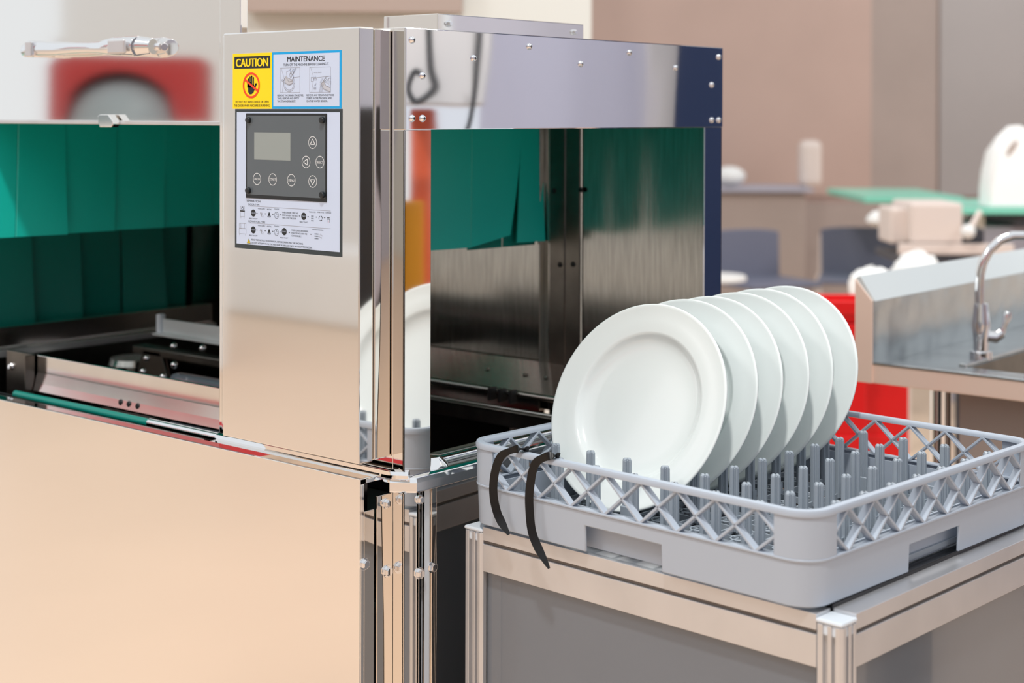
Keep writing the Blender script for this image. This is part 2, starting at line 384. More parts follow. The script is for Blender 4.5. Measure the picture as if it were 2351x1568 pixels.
# conveyor rails at the back of the left bay
part(B().box(-.944, -.33, .348, .352, .052, .078).box(-.944, -.33, .33, .352, .050, .054), 'conveyor_rail', 'steel_light', bevel=.001)  # lamplight on this rail is put into its pale steel colour
part(B().box(-.95, -.938, .342, .356, .050, .086), 'rail_end', 'cap_plastic', bevel=.003)
part(B().tube([(-.70, .43, .046), (-.765, .43, .046), (-.775, .43, .052), (-.775, .43, .072), (-.765, .43, .078), (-.70, .43, .078)], .0055, 8), 'loop_bracket', 'cap_plastic', smooth=True)
part(B().box(-.96, -.36, .30, .33, .020, .034), 'guide_bar', 'brushed_dark', bevel=.002)
part(B().prism([(-.93, .03), (-.88, .03), (-.84, -.07), (-.97, -.07)], 'y', .30, .31), 'gusset', 'brushed_dark', bevel=.002)
part(B().box(-.98, -.83, .25, .31, -.08, -.07), 'gusset_foot', 'brushed_dark', bevel=.002)
for (px, py, yy) in [(465, 800, .3), (399, 795, .29), (400, 838, .24), (375, 865, .23), (329, 853, .24), (337, 823, .27)]:
    q = on(1, yy, px, py); part(B().sphere(q, .006, n=12), 'knob', 'chrome', smooth=True)
part(B().box(-.78, -.36, .24, .27, -.2, .012), 'drive_housing', 'grey_panel', bevel=.01, seg=3)
part(B().lathe([(.00001, 0), (.045, 0), (.05, -.01), (.035, -.05), (.03, -.12), (.02, -.12)], 20, c=(-1.02, .35, .0)), 'strainer', 'brushed', smooth=True)
# --- inside the discharge end (seen through the opening)
b = B().prism([(.655, .030), (.655, .026), (.49, .012), (.485, .0145)], 'x', -.60, -.06)
dk = part(b, 'guide_deck', 'brushed', bevel=.001)
for px, py in [(1119, 850), (1205, 842), (1208, 877), (1253, 872)]:
    q = on(1, .57, px, py); q.z = .0145+(.57-.485)*.091+.0006; sub(B().lathe([(.00001, .0015), (.003, .0012), (.0045, 0)], 12, c=(q.x, .57, q.z+.001)), 'deck_screw', 'chrome', dk, smooth=True)
part(B().tube([(-.60, .487, .010), (-.06, .487, .010)], .005, 10), 'deck_edge', 'steel_soft', smooth=True)
for px in (1132, 1155, 1179):
    q = on(1, .48, px, 888); part(B().box(q.x-.003, q.x+.003, .470, .486, -.004, .016), 'chain_lug', 'black', bevel=.0008)
part(B().box(-.60, -.05, .446, .45, -.034, -.006).box(-.60, -.05, .43, .45, -.008, -.005), 'conveyor_rail', 'brushed_dark', bevel=.0015)
part(B().tube([(-.60, .445, -.006), (-.05, .445, -.006)], .003, 8), 'rail_bead', 'steel_soft', smooth=True)
part(B().box(-.10, -.030, .03, .66, -.028, -.010).box(-.078, -.062, .03, .66, -.010, .0), 'threshold', 'steel_soft', bevel=.003)
part(B().tube([(-.050, .03, -.008), (-.050, .66, -.008)], .010, 12), 'threshold_roll', 'chrome', smooth=True)
part(B().lathe([(.00001, .018), (.012, .017), (.021, .008), (.024, 0), (.024, -.004)], 24, c=(-.022, .072, -.004)), 'corner_cover', 'chrome', smooth=True)
part(B().box(-.5, -.1, .28, .44, -.3, -.16), 'pump_cover', 'tank', bevel=.02)

# ------------------------------------------------------------------ printed signs on the control box
def text_mesh(s, size, align='LEFT', bold=0.0, xs=.86):
    c = bpy.data.curves.new('t', 'FONT'); c.body = s; c.size = size; c.align_x = align;  c.resolution_u = 4
    o = bpy.data.objects.new('t', c); C.objects.link(o); bpy.context.view_layer.update()
    ev = o.evaluated_get(bpy.context.evaluated_depsgraph_get()); me = ev.to_mesh()
    v = [(p.co.x*xs, p.co.y) for p in me.vertices]; f = [tuple(p.vertices) for p in me.polygons]
    ev.to_mesh_clear(); bpy.data.objects.remove(o); bpy.data.curves.remove(c); return v, f
YF = -.055
class Art(B):
    def fix(s, pts, L): return [(x, YF-.0004-.00012*L, z) for x, z in pts]
    def poly(s, pts, m, L=1):
        a = sum(pts[i][0]*pts[(i+1) % len(pts)][1]-pts[(i+1) % len(pts)][0]*pts[i][1] for i in range(len(pts)))
        if a < 0: pts = pts[::-1]
        return s.add(s.fix(pts, L), [tuple(range(len(pts)))], m)
    def rect(s, x0, x1, z0, z1, m, L=1): return s.poly([(x0, z0), (x1, z0), (x1, z1), (x0, z1)], m, L)
    def frame(s, x0, x1, z0, z1, w, m, L=1):
        s.rect(x0, x1, z0, z0+w, m, L); s.rect(x0, x1, z1-w, z1, m, L); s.rect(x0, x0+w, z0+w, z1-w, m, L); s.rect(x1-w, x1, z0+w, z1-w, m, L)
    def disc(s, x, z, r, m, L=1, rz=None, n=28): return s.poly([(x+r*math.cos(2*PI*i/n), z+(rz or r)*math.sin(2*PI*i/n)) for i in range(n)], m, L)
    def ring(s, x, z, r, w, m, L=1, rz=None, a0=0, a1=2*PI, n=32):
        k = (rz or r)/r
        for i in range(n):
            a, b_ = a0+(a1-a0)*i/n, a0+(a1-a0)*(i+1)/n
            s.poly([(x+r*math.cos(a), z+k*r*math.sin(a)), (x+r*math.cos(b_), z+k*r*math.sin(b_)), (x+(r-w)*math.cos(b_), z+k*(r-w)*math.sin(b_)), (x+(r-w)*math.cos(a), z+k*(r-w)*math.sin(a))], m, L)
    def line(s, pts, w, m, L=1):
        for (a, b_) in zip(pts, pts[1:]):
            dx, dz = b_[0]-a[0], b_[1]-a[1]; l = math.hypot(dx, dz) or 1; nx, nz = -dz/l*w/2, dx/l*w/2
            s.poly([(a[0]+nx, a[1]+nz), (b_[0]+nx, b_[1]+nz), (b_[0]-nx, b_[1]-nz), (a[0]-nx, a[1]-nz)], m, L)
    def text(s, t, x, z, size, m, L=2, align='LEFT', bold=.01, width=None, xs=.86):
        v, f = text_mesh(t, size, align, bold, xs)
        if width:
            w = max(p[0] for p in v)-min(p[0] for p in v); k = width/w; v = [(p[0]*k, p[1]) for p in v]
        w = bold*size*.9
        for d in ((-w, 0, w) if bold > .003 else (0,)):
            s.add(s.fix([(x+p[0]+d, z+p[1]) for p in v], L+d*60), f, m)
def sheetdone(a, name, mats, parent): return a.done(name, mats, parent=parent, flat_sheet=True)
# caution sign
a = Art(); a.box(-.2549, -.1785, YF-.0004, YF, .4490, .5200, 0)
a.rect(-.2515, -.1817, .5005, .5160, 1, 1); a.text('CAUTION', -.2166, .5030, .0150, 0, 2, 'CENTER', .045, .062)
cx, cz = -.2180, .4790
a.line([(cx-.004, cz-.003), (cx-.004, cz+.004)], .008, 1, 1)
a.poly([(cx-.0068, cz+.001), (cx+.0052, cz+.001), (cx+.0072, cz-.004), (cx+.0045, cz-.009), (cx+.0005, cz-.0115), (cx-.0035, cz-.0115), (cx-.0062, cz-.0085)], 1, 1)
for i, (dx, h) in enumerate([(-.0056, .0078), (-.0024, .0102), (.0008, .0115), (.0040, .0095)]):
    a.line([(cx+dx, cz-.002), (cx+dx, cz+h)], .0024, 1, 1); a.disc(cx+dx, cz+h, .0012, 1, 1, n=12)
a.line([(cx+.0055, cz-.005), (cx+.0092, cz+.0015)], .0028, 1, 1); a.disc(cx+.0092, cz+.0015, .0014, 1, 1, n=12)
a.ring(cx, cz, .0165, .0026, 2, 3); a.line([(cx-.0125, cz+.0075), (cx+.0128, cz-.0072)], .0028, 2, 4)
a.text('DO NOT PUT HANDS INSIDE OR OPEN', -.2167, .4566, .0041, 1, 2, 'CENTER', .004, .0645)
a.text('THE DOOR WHEN MACHINE IS RUNNING.', -.2167, .4517, .0041, 1, 2, 'CENTER', .004, .0700)
sheetdone(a, 'caution_sign', ['yellow', 'ink', 'red_ink'], cb)
# maintenance sign
a = Art(); a.box(-.1785, -.0522, YF-.0004, YF, .4490, .5200, 0); a.rect(-.1755, -.0552, .4520, .5170, 1, 1)
a.text('MAINTENANCE', -.1155, .5075, .0092, 2, 2, 'CENTER', .03, .0680)
a.text('TURN OFF THE MACHINE BEFORE CLEANING IT.', -.1150, .5022, .0045, 2, 2, 'CENTER', .006, .083)
for k, (x0, x1) in enumerate([(-.1625, -.1260), (-.1085, -.0705)]):
    z0, z1 = .4690, .5002; w = .00035
    a.frame(x0, x1, z0, z1, w, 3, 2); W_ = x1-x0
    a.line([(x0+W_*.05, z1), (x0+W_*.2, z0+.018)], w, 3, 2); a.line([(x0+W_*.2, z0+.018), (x1, z0+.0195)], w, 3, 2); a.line([(x0+W_*.2, z0+.018), (x0+W_*.1, z0)], w, 3, 2)
    if k == 0:
        X, Z = x0+W_*.46, z0+.0115
        a.ring(X, Z, .0105, .0004, 3, 3); a.ring(X, Z, .0085, .0004, 3, 3)
        for q in range(6): a.disc(X+.0096*math.cos(q), Z+.0096*math.sin(q), .0005, 3, 4, n=8)
        a.poly([(X-.0075, Z+.0095), (X-.0075, Z+.001), (X, Z-.002), (X+.0065, Z+.0005), (X+.0075, Z+.006)], 4, 4)
        a.poly([(X-.005, Z+.0145), (X-.0035, Z+.0075), (X+.006, Z+.0045), (X+.0085, Z+.009), (X+.001, Z+.0165)], 1, 5)
        a.line([(X-.005, Z+.0145), (X-.0035, Z+.0075), (X+.006, Z+.0045), (X+.0085, Z+.009), (X+.001, Z+.0165), (X-.005, Z+.0145)], .0004, 3, 6)
        a.line([(X-.0075, Z+.0095), (X-.0075, Z+.001), (X, Z-.002), (X+.0065, Z+.0005)], .0006, 3, 6); a.line([(X-.006, Z+.008), (X+.000, Z+.002), (X+.007, Z+.0035)], .0005, 3, 6)
        a.ring(X+.0035, Z+.0105, .0022, .0005, 3, 7, rz=.0032)
        a.line([(X+.004, Z+.011), (X+.0085, Z+.0160)], .0028, 1, 6); a.line([(X+.0028, Z+.0115), (X+.0072, Z+.0170)], .0004, 3, 7); a.line([(X+.0055, Z+.010), (X+.0097, Z+.0150)], .0004, 3, 7)
        a.ring(X+.0085, Z+.0160, .0019, .0005, 3, 7); a.disc(X+.0075, Z+.0140, .0009, 3, 7, n=10)
        for (p, q) in [((X+.0015, Z+.0165), (X+.003, Z+.0180)), ((X+.0105, Z+.0165), (X+.0125, Z+.0180))]:
            a.line([p, q], .0004, 3, 7); a.disc(q[0], q[1], .0007, 2, 7, n=8)
        a.ring(x0+.0042, z0+.0155, .0013, .0004, 3, 4); a.line([(x0+.0055, z0+.0155), (x0+.007, z0+.0155)], .0006, 3, 4)
    else:
        a.frame(x0+.003, x0+.0075, z0+.0135, z0+.0188, .0004, 3, 4); a.frame(x0+.0075, x0+.013, z0+.0152, z0+.0172, .0004, 3, 4)
        a.line([(x0+.0105, z0+.0215), (x0+.0105, z0+.0185)], .0004, 3, 5); a.disc(x0+.0105, z0+.0185, .0007, 2, 5, n=8); a.line([(x0+.0125, z0+.0115), (x0+.0105, z0+.0088)], .0004, 3, 5); a.disc(x0+.0105, z0+.009, .0007, 2, 5, n=8)
        for q in range(4): a.ring(x0+.0090+.0022*(q % 2), z0+.0045+.0014*(q//2), .0010, .0003, 3, 5, n=8)
        X, Z = x1-.004, z0+.009
        a.poly([(X-.0125, Z+.0015), (X-.0075, Z-.0055), (X+.0038, Z-.0082), (X+.0038, Z-.0042), (X-.004, Z-.001), (X-.008, Z+.0055)], 4, 4)
        a.poly([(X-.008, Z+.0055), (X-.004, Z-.001), (X+.0038, Z-.003), (X+.0038, Z+.0105), (X-.0045, Z+.0095)], 1, 5)
        a.line([(X+.0038, Z-.0088), (X-.0085, Z-.0045), (X-.0125, Z+.0015), (X-.008, Z+.0055), (X-.0045, Z+.0095), (X+.0038, Z+.0108)], .0005, 3, 6); a.line([(X-.008, Z+.0055), (X-.004, Z-.001), (X+.0038, Z-.003)], .0005, 3, 6)
        for q in range(6): a.line([(X-.0075+.002*q, Z+.0045-.0012*q), (X-.0045+.0019*q, Z+.009-.0009*q)], .0003, 3, 6)
        for q in range(9):
            t = 2.0+q*.19; a.line([(X-.0065+.0065*math.cos(t), Z+.0015+.0062*math.sin(t)), (X-.0065+.0084*math.cos(t), Z+.0015+.0080*math.sin(t))], .0004, 3, 6)
        for r_ in (.0185, .0165, .0145): a.ring(X+.003, Z-.0088, r_, .0004, 3, 5, a0=PI*.60, a1=PI)
        a.ring(X+.0030, Z+.0055, .0032, .0006, 3, 7, a0=PI*.3, a1=PI*1.2)
a.text('WATER SENSOR', -.1006, .4928, .0019, 3, 3, 'LEFT', 0, .0140)
for i, t in enumerate(['REMOVE THE DRAIN STANDPIPE.', 'THEN, REMOVE AND EMPTY', 'THE STRAINER BASKET.']): a.text(t, -.1680, .4645-.0036*i, .0034, 2, 2, 'LEFT', .004, [.0485, .0405, .0345][i])
for i, t in enumerate(['REMOVE ANY REMAINING FOOD', 'DEBRIS IN THE MACHINE AND', 'ON THE WATER SENSOR.']): a.text(t, -.1140, .4645-.0036*i, .0034, 2, 2, 'LEFT', .004, [.0490, .0455, .0380][i])
sheetdone(a, 'maintenance_sign', ['blue', 'sheet', 'ink', 'art_grey', 'art_light'], cb)
# operation panel
a = Art(); PX0, PX1, PZ0, PZ1 = -.2500, -.0503, .2700, .4488
a.box(PX0, PX1, YF-.0004, YF, PZ0, PZ1, 0); a.rect(PX0+.0035, PX1-.0040, PZ0+.0058, PZ1-.0040, 1, 1)
a.text('OPERATION', -.2262, .3302, .0038, 2, 2, 'LEFT', .012, .0262)
for zz, tt, ww in [(.3258, 'DOOR-TYPE', .0215), (.3042, 'CONVEYOR-TYPE', .0325)]:
    a.text(tt, -.2235, zz, .0035, 2, 2, 'LEFT', 0, ww); a.rect(-.2225, -.0700, zz-.0010, zz-.0006, 3, 2)
def badge(x, z, t):
    a.disc(x, z, .0046, 2, 2); a.text(t, x, z-.0008, .0022, 1, 3, 'CENTER', 0, .0068)
def arrow(x, z): a.rect(x-.0012, x+.0002, z-.0003, z+.0003, 2, 2); a.poly([(x, z-.0008), (x+.0013, z), (x, z+.0008)], 2, 2)
def icons(z):
    badge(-.2135, z, 'ON/OFF'); a.text('PRESS "ON/OFF"', -.2135, z-.0080, .0021, 2, 2, 'CENTER', 0, .0165); arrow(-.2065, z)
    a.text('WATER SUPPLY', -.1975, z+.0052, .0021, 2, 2, 'CENTER', 0, .0145)
    a.line([(-.2005, z-.001), (-.1990, z+.002), (-.1975, z-.001)], .0008, 3, 2); a.ring(-.1960, z-.003, .0017, .0005, 3, 2); a.line([(-.1985, z-.003), (-.1965, z+.001)], .0006, 3, 2); arrow(-.1905, z)
    a.text('HEATING', -.1830, z+.0052, .0021, 2, 2, 'CENTER', 0, .0085)
    a.poly([(-.1830, z+.003), (-.1815, z+.0005), (-.1845, z+.0005)], 2, 2); a.line([(-.1832, z+.001), (-.1855, z-.004)], .0016, 2, 2); a.line([(-.1828, z+.001), (-.1805, z-.004)], .0016, 2, 2); a.line([(-.1830, z-.001), (-.1830, z-.0045)], .0008, 2, 2); arrow(-.1760, z)
    a.text('STANDBY', -.1690, z+.0060, .0021, 2, 2, 'CENTER', 0, .0095)
    a.ring(-.1690, z-.0010, .0042, .0004, 2, 2); a.ring(-.1690, z-.0010, .0024, .0004, 2, 2, a0=PI*1.1, a1=PI*1.9); a.line([(-.1703, z-.0005), (-.1690, z+.0016), (-.1677, z-.0005)], .0004, 2, 2); arrow(-.1620, z)
z = .3163; icons(z)
for i, t in enumerate(['WHEN STANDBY, OPEN THE', 'DOOR & INSERT THE RACK.', 'THEN, CLOSE THE DOOR.']): a.text(t, -.1585, z+.0022-.0034*i, .0029, 2, 2, 'LEFT', 0, [.0290, .0290, .0265][i])
arrow(-.1262, z); badge(-.1185, z, 'START'); a.text('PRESS "START"', -.1185, z-.0080, .0021, 2, 2, 'CENTER', 0, .0150); arrow(-.1105, z)
a.text('WASH CYCLE', -.1030, z+.0052, .0021, 2, 2, 'CENTER', 0, .0120)
for i in range(4):
    for j in range(3): a.rect(-.1048+.0012*i, -.1042+.0012*i, z-.0055+.0028*j, z-.0040+.0028*j, 2, 2)
arrow(-.0958, z); a.text('RINSE CYCLE', -.0880, z+.0055, .0021, 2, 2, 'CENTER', 0, .0120)
for q in range(3): a.ring(-.0880, z-.0012, .0034, .0009, 2, 2, a0=q*2.09, a1=q*2.09+1.5, n=8)
arrow(-.0808, z); a.text('COMPLETE', -.0742, z+.0055, .0021, 2, 2, 'CENTER', 0, .0100)
a.rect(-.0765, -.0719, z-.0002, z+.0006, 2, 2)
for q in range(4): a.disc(-.0760+.0012*q, z-.0014, .0006, 2, 2, n=8)
a.line([(-.0765, z-.002), (-.0765, z-.0055)], .0004, 2, 2); a.line([(-.0720, z-.002), (-.0720, z-.0055)], .0004, 2, 2); a.line([(-.0742, z-.003), (-.0742, z-.0055)], .0006, 4, 2)
z = .2948; icons(z); badge(-.1545, z+.0008, 'START'); a.text('PRESS "START"', -.1545, z-.0078, .0021, 2, 2, 'CENTER', 0, .0150); arrow(-.1450, z)
for i, t in enumerate(['WHEN CONVEYOR RUNNING,', 'PUSH THE RACK INTO THE', 'CONVEYOR BELT.']): a.text(t, -.1410, z+.0022-.0034*i, .0029, 2, 2, 'LEFT', 0, [.0310, .0285, .0185][i])
arrow(-.1055, z); a.text('CONVEYOR RUNNING', -.0935, z+.0052, .0021, 2, 2, 'CENTER', 0, .0205)
for i in range(5):
    for j in range(3): a.rect(-.0985+.0014*i, -.0978+.0014*i, z-.0055+.0028*j, z-.0040+.0028*j, 2, 2)
for q in range(4): a.ring(-.0875+.0012*math.cos(q*1.57), z-.0015+.0016*math.sin(q*1.57), .0016, .0004, 3, 2, a0=q*1.57, a1=q*1.57+2.2, n=6)
# little machine drawings
for (x, z, w, h, leg) in [(-.2390, .3105, .0085, .0070, 1), (-.2415, .2885, .0140, .0070, 0)]:
    a.frame(x, x+w, z, z+h, .0004, 3, 2); a.line([(x+.001, z), (x+.001, z-.002)], .0005, 3, 2); a.line([(x+w-.001, z), (x+w-.001, z-.002)], .0005, 3, 2)
    a.frame(x+.0002, x+w-.0002, z+h, z+h+.0068, .0004, 3, 2)
    if leg: a.ring(x+w/2, z+h+.0038, .0021, .0006, 2, 3); a.rect(x-.0004, x+w+.0004, z+h-.0002, z+h+.0012, 2, 3)
    else: a.line([(x+w*.25, z+h), (x+w*.25, z+h+.0068)], .0004, 3, 3); a.line([(x+w*.75, z+h), (x+w*.75, z+h+.0068)], .0004, 3, 3)
a.poly([(-.2262, .2772), (-.2186, .2772), (-.2224, .2832)], 2, 2); a.poly([(-.2254, .2777), (-.2194, .2777), (-.2224, .2824)], 5, 3); a.rect(-.2227, -.2221, .2790, .2812, 2, 4); a.rect(-.2227, -.2221, .2780, .2786, 2, 4)
a.text('READ THE INSTRUCTIONS MANUAL BEFORE OPERATING THE MACHINE.', -.2172, .2812, .0030, 2, 2, 'LEFT', .004, .0975)
a.text('DO NOT ATTEMPT TO FIX THE MACHINE OR REPLACE PARTS WITHOUT TECHNICIAN.', -.2172, .2772, .0030, 2, 2, 'LEFT', .004, .1140)
sheetdone(a, 'operation_panel', ['frame_ink', 'sheet', 'ink', 'art_grey', 'red_ink', 'yellow'], cb)
# keypad
a = Art(); KX0, KX1, KZ0, KZ1 = -.2275, -.0768, .3353, .4432
a.box(KX0, KX1, YF-.0012, YF-.0004, KZ0, KZ1, 0)
def lv(L): return (L-.0)*1.0
YK = 8
a.rect(KX0+.0022, KX1-.0022, KZ0+.0045, KZ1-.0028, 1, YK)
a.rect(-.2110, -.1423, .3845, .4192, 2, YK+1)
for (x, z, t) in [(-.2055, .3600, 'ON/OFF'), (-.1755, .3602, 'START'), (-.1405, .3602, 'MENU'), (-.0885, .3838, 'SELECT')]:
    a.ring(x, z, .0076, .0007, 3, YK+1); a.text(t, x, z-.0016, .0044, 3, YK+1, 'CENTER', .006, .0118 if t != 'MENU' else .0105)
for (x, z, k) in [(-.1017, .4076, 90), (-.1135, .3834, 180), (-.1014, .3598, 270)]:
    a.ring(x, z, .0076, .0007, 3, YK+1)
    P = [(x+.0048*math.cos(R(k+120*i)), z+.0044*math.sin(R(k+120*i))) for i in range(3)]; a.line(P+[P[0]], .0010, 3, YK+1)
kp = sheetdone(a, 'keypad', ['ink', 'keypad', 'lcd', 'key_white'], cb)
for (x, z) in [(KX0+.0065, KZ1-.0085), (KX1-.0065, KZ1-.0080), (KX0+.0065, KZ0+.0095), (KX1-.0060, KZ0+.0088)]:
    sub(B().lathe([(.00001, -.0045), (.0032, -.0043), (.0040, -.0035), (.0040, 0)], 18, c=(x, YF-.0012, z), axis='y'), 'keypad_stud', 'ink', cb, smooth=True)

# ------------------------------------------------------------------ dish rack (500 mm square)
RK = thing('dish_rack', 'square grey plastic peg rack holding the six upright plates', 'dish rack', (.0404, .0674, -.0571), R(-4.04))
RM = Matrix.Translation((.0404, .0674, -.0571)) @ Matrix.Rotation(R(-4.04), 4, 'Z')
def rrect(d, r=.034, na=8, step=.0125):
    """rounded square path inset by d; list of (x, y, nx, ny, side coordinate)"""
    out = []; L = .5
    cor = [(L-r, r, -90), (L-r, L-r, 0), (r, L-r, 90), (r, r, 180)]
    ss = [('f', (r, 0), (L-r, 0)), ('r', (L, r), (L, L-r)), ('b', (L-r, L), (r, L)), ('l', (0, L-r), (0, r))]
    for k, (nm, p, q) in enumerate(ss):
        n = int(round((L-2*r)/step)); nx, ny = {'f': (0, -1), 'r': (1, 0), 'b': (0, 1), 'l': (-1, 0)}[nm]
        for i in range(n+1):
            t = i/n; x, y = p[0]+(q[0]-p[0])*t, p[1]+(q[1]-p[1])*t; out.append((x-nx*d, y-ny*d, nm, (x if nm in 'fb' else y)))
        cx, cy, a0 = cor[k]
        for i in range(1, na):
            a_ = R(a0+90*i/na); out.append((cx+(r-d)*math.cos(a_), cy+(r-d)*math.sin(a_), 'c', 0))
    return out
def ring_wall(levels, present, d=0.0, th=.003, flare=None, r=.034):
    o_ = rrect(d, r); i_ = rrect(d+th, r); n = len(o_); b = B()
    for zi, z in enumerate(levels):
        fl = flare(z) if flare else 0
        oo = rrect(d+fl, r)
        for p in oo: b.v.append((p[0], p[1], z))
        for p in rrect(d+th+fl, r): b.v.append((p[0], p[1], z))
    def V(i, j, side): return j*2*n+(n if side else 0)+(i % n)
    pres = [[present(o_[i], o_[(i+1) % n], levels[j], levels[j+1]) for j in range(len(levels)-1)] for i in range(n)]
    nl = len(levels)-1
    for i in range(n):
        for j in range(nl):
            if not pres[i][j]: continue
            b.f.append([V(i, j, 0), V(i+1, j, 0), V(i+1, j+1, 0), V(i, j+1, 0)]); b.f.append([V(i+1, j, 1), V(i, j, 1), V(i, j+1, 1), V(i+1, j+1, 1)])
            if j == 0 or not pres[i][j-1]: b.f.append([V(i, j, 1), V(i+1, j, 1), V(i+1, j, 0), V(i, j, 0)])
            if j == nl-1 or not pres[i][j+1]: b.f.append([V(i, j+1, 0), V(i+1, j+1, 0), V(i+1, j+1, 1), V(i, j+1, 1)])
            if not pres[(i-1) % n][j]: b.f.append([V(i, j, 0), V(i, j+1, 0), V(i, j+1, 1), V(i, j, 1)])
            if not pres[(i+1) % n][j]: b.f.append([V(i+1, j, 1), V(i+1, j+1, 1), V(i+1, j+1, 0), V(i+1, j, 0)])
    b.m = [0]*len(b.f); return b
def band_here(p, q, z0, z1):
    if p[2] == 'c' or q[2] == 'c' or p[2] != q[2]: return True
    m_ = (p[3]+q[3])/2; return not (abs(m_-.2525) < .0575 and z1 <= .0305)
ring_wall([0, .016, .030, .0475], band_here, d=.001, th=.0035, flare=lambda z: .002*(1-z/.0475)).done('lower_band', 'rack_plastic', RK, bevel=.0012, smooth=True)
ring_wall([.0465, .0495], lambda *_: True, d=-.0005, th=.010).done('band_ledge', 'rack_plastic', RK, bevel=.0008, smooth=True)
def corner_here(p, q, z0, z1):
    if p[2] == 'c' or q[2] == 'c' or p[2] != q[2]: return True
    return abs((p[3]+q[3])/2-.25) > .2045
ring_wall([.049, .0945], corner_here, d=0, th=.003).done('corner_walls', 'rack_plastic', RK, bevel=.0008, smooth=True)
# rim: rounded section swept round
prof = [(-.0015, .0925), (-.002, .0965), (-.0005, .0993), (.003, .1000), (.0075, .0993), (.0095, .0965), (.0095, .0935), (.005, .0920)]
b = B(); n = len(rrect(0)); k = len(prof)
for (dd, z) in prof: b.v += [(p[0], p[1], z) for p in rrect(dd)]
for j in range(k):
    for i in range(n): b.f.append([j*n+i, j*n+(i+1) % n, ((j+1) % k)*n+(i+1) % n, ((j+1) % k)*n+i])
b.m = [0]*len(b.f); b.done('rim', 'rack_plastic', RK, smooth=True)
# diagonal lattice bars
def lat_mesh(p, q, th=.0030, dp=.0095):
    p = Vector(p); q = Vector(q); d = (q-p).normalized(); w = Vector((0, 1, 0)); s_ = d.cross(w)*th/2; w2 = w*dp
    c = [p-s_, p+s_, p+s_+w2, p-s_+w2, q-s_, q+s_, q+s_+w2, q-s_+w2]
    return B().hexa(c)
ZT, ZB_, PT = .0935, .0485, .0515
lb = [None, None, None]
def bar(kind, side, uc):
    # local: along +x, depth +y (inwards)
    if lb[kind] is None:
        if kind == 0: m0 = lat_mesh((-PT/2, 0, ZT), (PT/2, 0, ZB_))
        else: m0 = lat_mesh((-PT/2, 0, ZB_), (PT/2, 0, ZT))
        lb[kind] = m0.done('lattice_bar', 'rack_plastic', RK, bevel=.0004, seg=1); o_ = lb[kind]
    else: o_ = lb[kind].copy(); C.objects.link(o_)
    x, y, a_ = {'f': (uc, .0003, 0), 'r': (.4997, uc, 90), 'b': (uc, .4997, 180), 'l': (.0003, uc, -90)}[side]
    o_.location = (x, y, 0); o_.rotation_euler = (0, 0, R(a_)); return o_
for side in 'frbl':
    for i in range(7):
        u = .25+(i-3)*PT
        bar(0, side, u); bar(1, side, u)
# half cells against the corners
hb_ = {}
for side in 'frbl':
    for sgn in (-1, 1):
        for kk in (0, 1):
            key = (sgn, kk)
            if key not in hb_:
                zm = (ZT+ZB_)/2; z_in = ZT if kk == 0 else ZB_
                hb_[key] = lat_mesh((0, 0, z_in), (sgn*PT*.52, 0, zm)).done('lattice_bar', 'rack_plastic', RK, bevel=.0004, seg=1); o_ = hb_[key]
            else: o_ = hb_[key].copy(); C.objects.link(o_)
            uc = .25+sgn*PT*3.5
            if side in 'bl' and False: pass
            x, y, a_ = {'f': (uc, .0003, 0), 'r': (.4997, uc, 90), 'b': (.5-uc, .4997, 180), 'l': (.0003, .5-uc, -90)}[side]
            o_.location = (x, y, 0); o_.rotation_euler = (0, 0, R(a_))
# inner skirt behind the hand holes
ring_wall([.001, .016, .046], lambda *_: True, d=.020, th=.002, r=.04).done('inner_skirt', 'rack_plastic', RK, smooth=True)
# pins
UC = [.042+.0587*i for i in range(8)]; VC = [.061+.0572*i for i in range(8)]
pin0 = None
for u in UC:
    for v_ in VC:
        if pin0 is None:
            b = B(); w = .0058; t = .0021
            for sx, sy in ((w, t), (t, w)):
                b.hexa([(-sx*1.12, -sy*1.12, .006), (sx*1.12, -sy*1.12, .006), (sx*1.12, sy*1.12, .006), (-sx*1.12, sy*1.12, .006), (-sx, -sy, .0815), (sx, -sy, .0815), (sx, sy, .0815), (-sx, sy, .0815)])
                b.hexa([(-sx, -sy, .0815), (sx, -sy, .0815), (sx, sy, .0815), (-sx, sy, .0815), (-sx*.75, -sy*.75, .0838), (sx*.75, -sy*.75, .0838), (sx*.75, sy*.75, .0838), (-sx*.75, sy*.75, .0838)])
            b.box(-.0035, .0035, -.0035, .0035, .006, .0822)
            pin0 = b.done('peg', 'pin_plastic', RK, bevel=.0005, seg=1); p_ = pin0
        else: p_ = pin0.copy(); C.objects.link(p_)
        p_.location = (u, v_, 0)
# base grid: ribs along both directions, small U-shaped feet
b = B()
for u in UC:
    b.box(u-.0012, u+.0012, .0235, .4765, .004, .012)
    b.box(u+.0275, u+.0295, .0235, .4765, .004, .010)
for v_ in VC:
    b.box(.0235, .4765, v_-.0012, v_+.0012, .004, .012); b.box(.0235, .4765, v_+.0275, v_+.0295, .004, .010)
for i in range(7):
    for j in range(7):
        x, y = UC[i]+.0290, VC[j]+.0286
        b.tube([(x+.011*math.cos(t*PI/5), y+.011*math.sin(t*PI/5), .009) for t in range(11)], .0013, 6)
        b.box(UC[i]+.006, UC[i]+.0075, VC[j]-.004, VC[j]+.004, .006, .026)
b.done('base_grid', 'pin_plastic', RK)
# grips standing on the base next to some pegs
for i, (u, v_) in enumerate([(.27, .075), (.385, .44), (.30, .42), (.18, .09), (.41, .30), (.35, .19)]):
    B().box(u-.007, u+.007, v_-.0012, v_+.0012, .008, .034).done('rib_tab', 'pin_plastic', RK, bevel=.001)

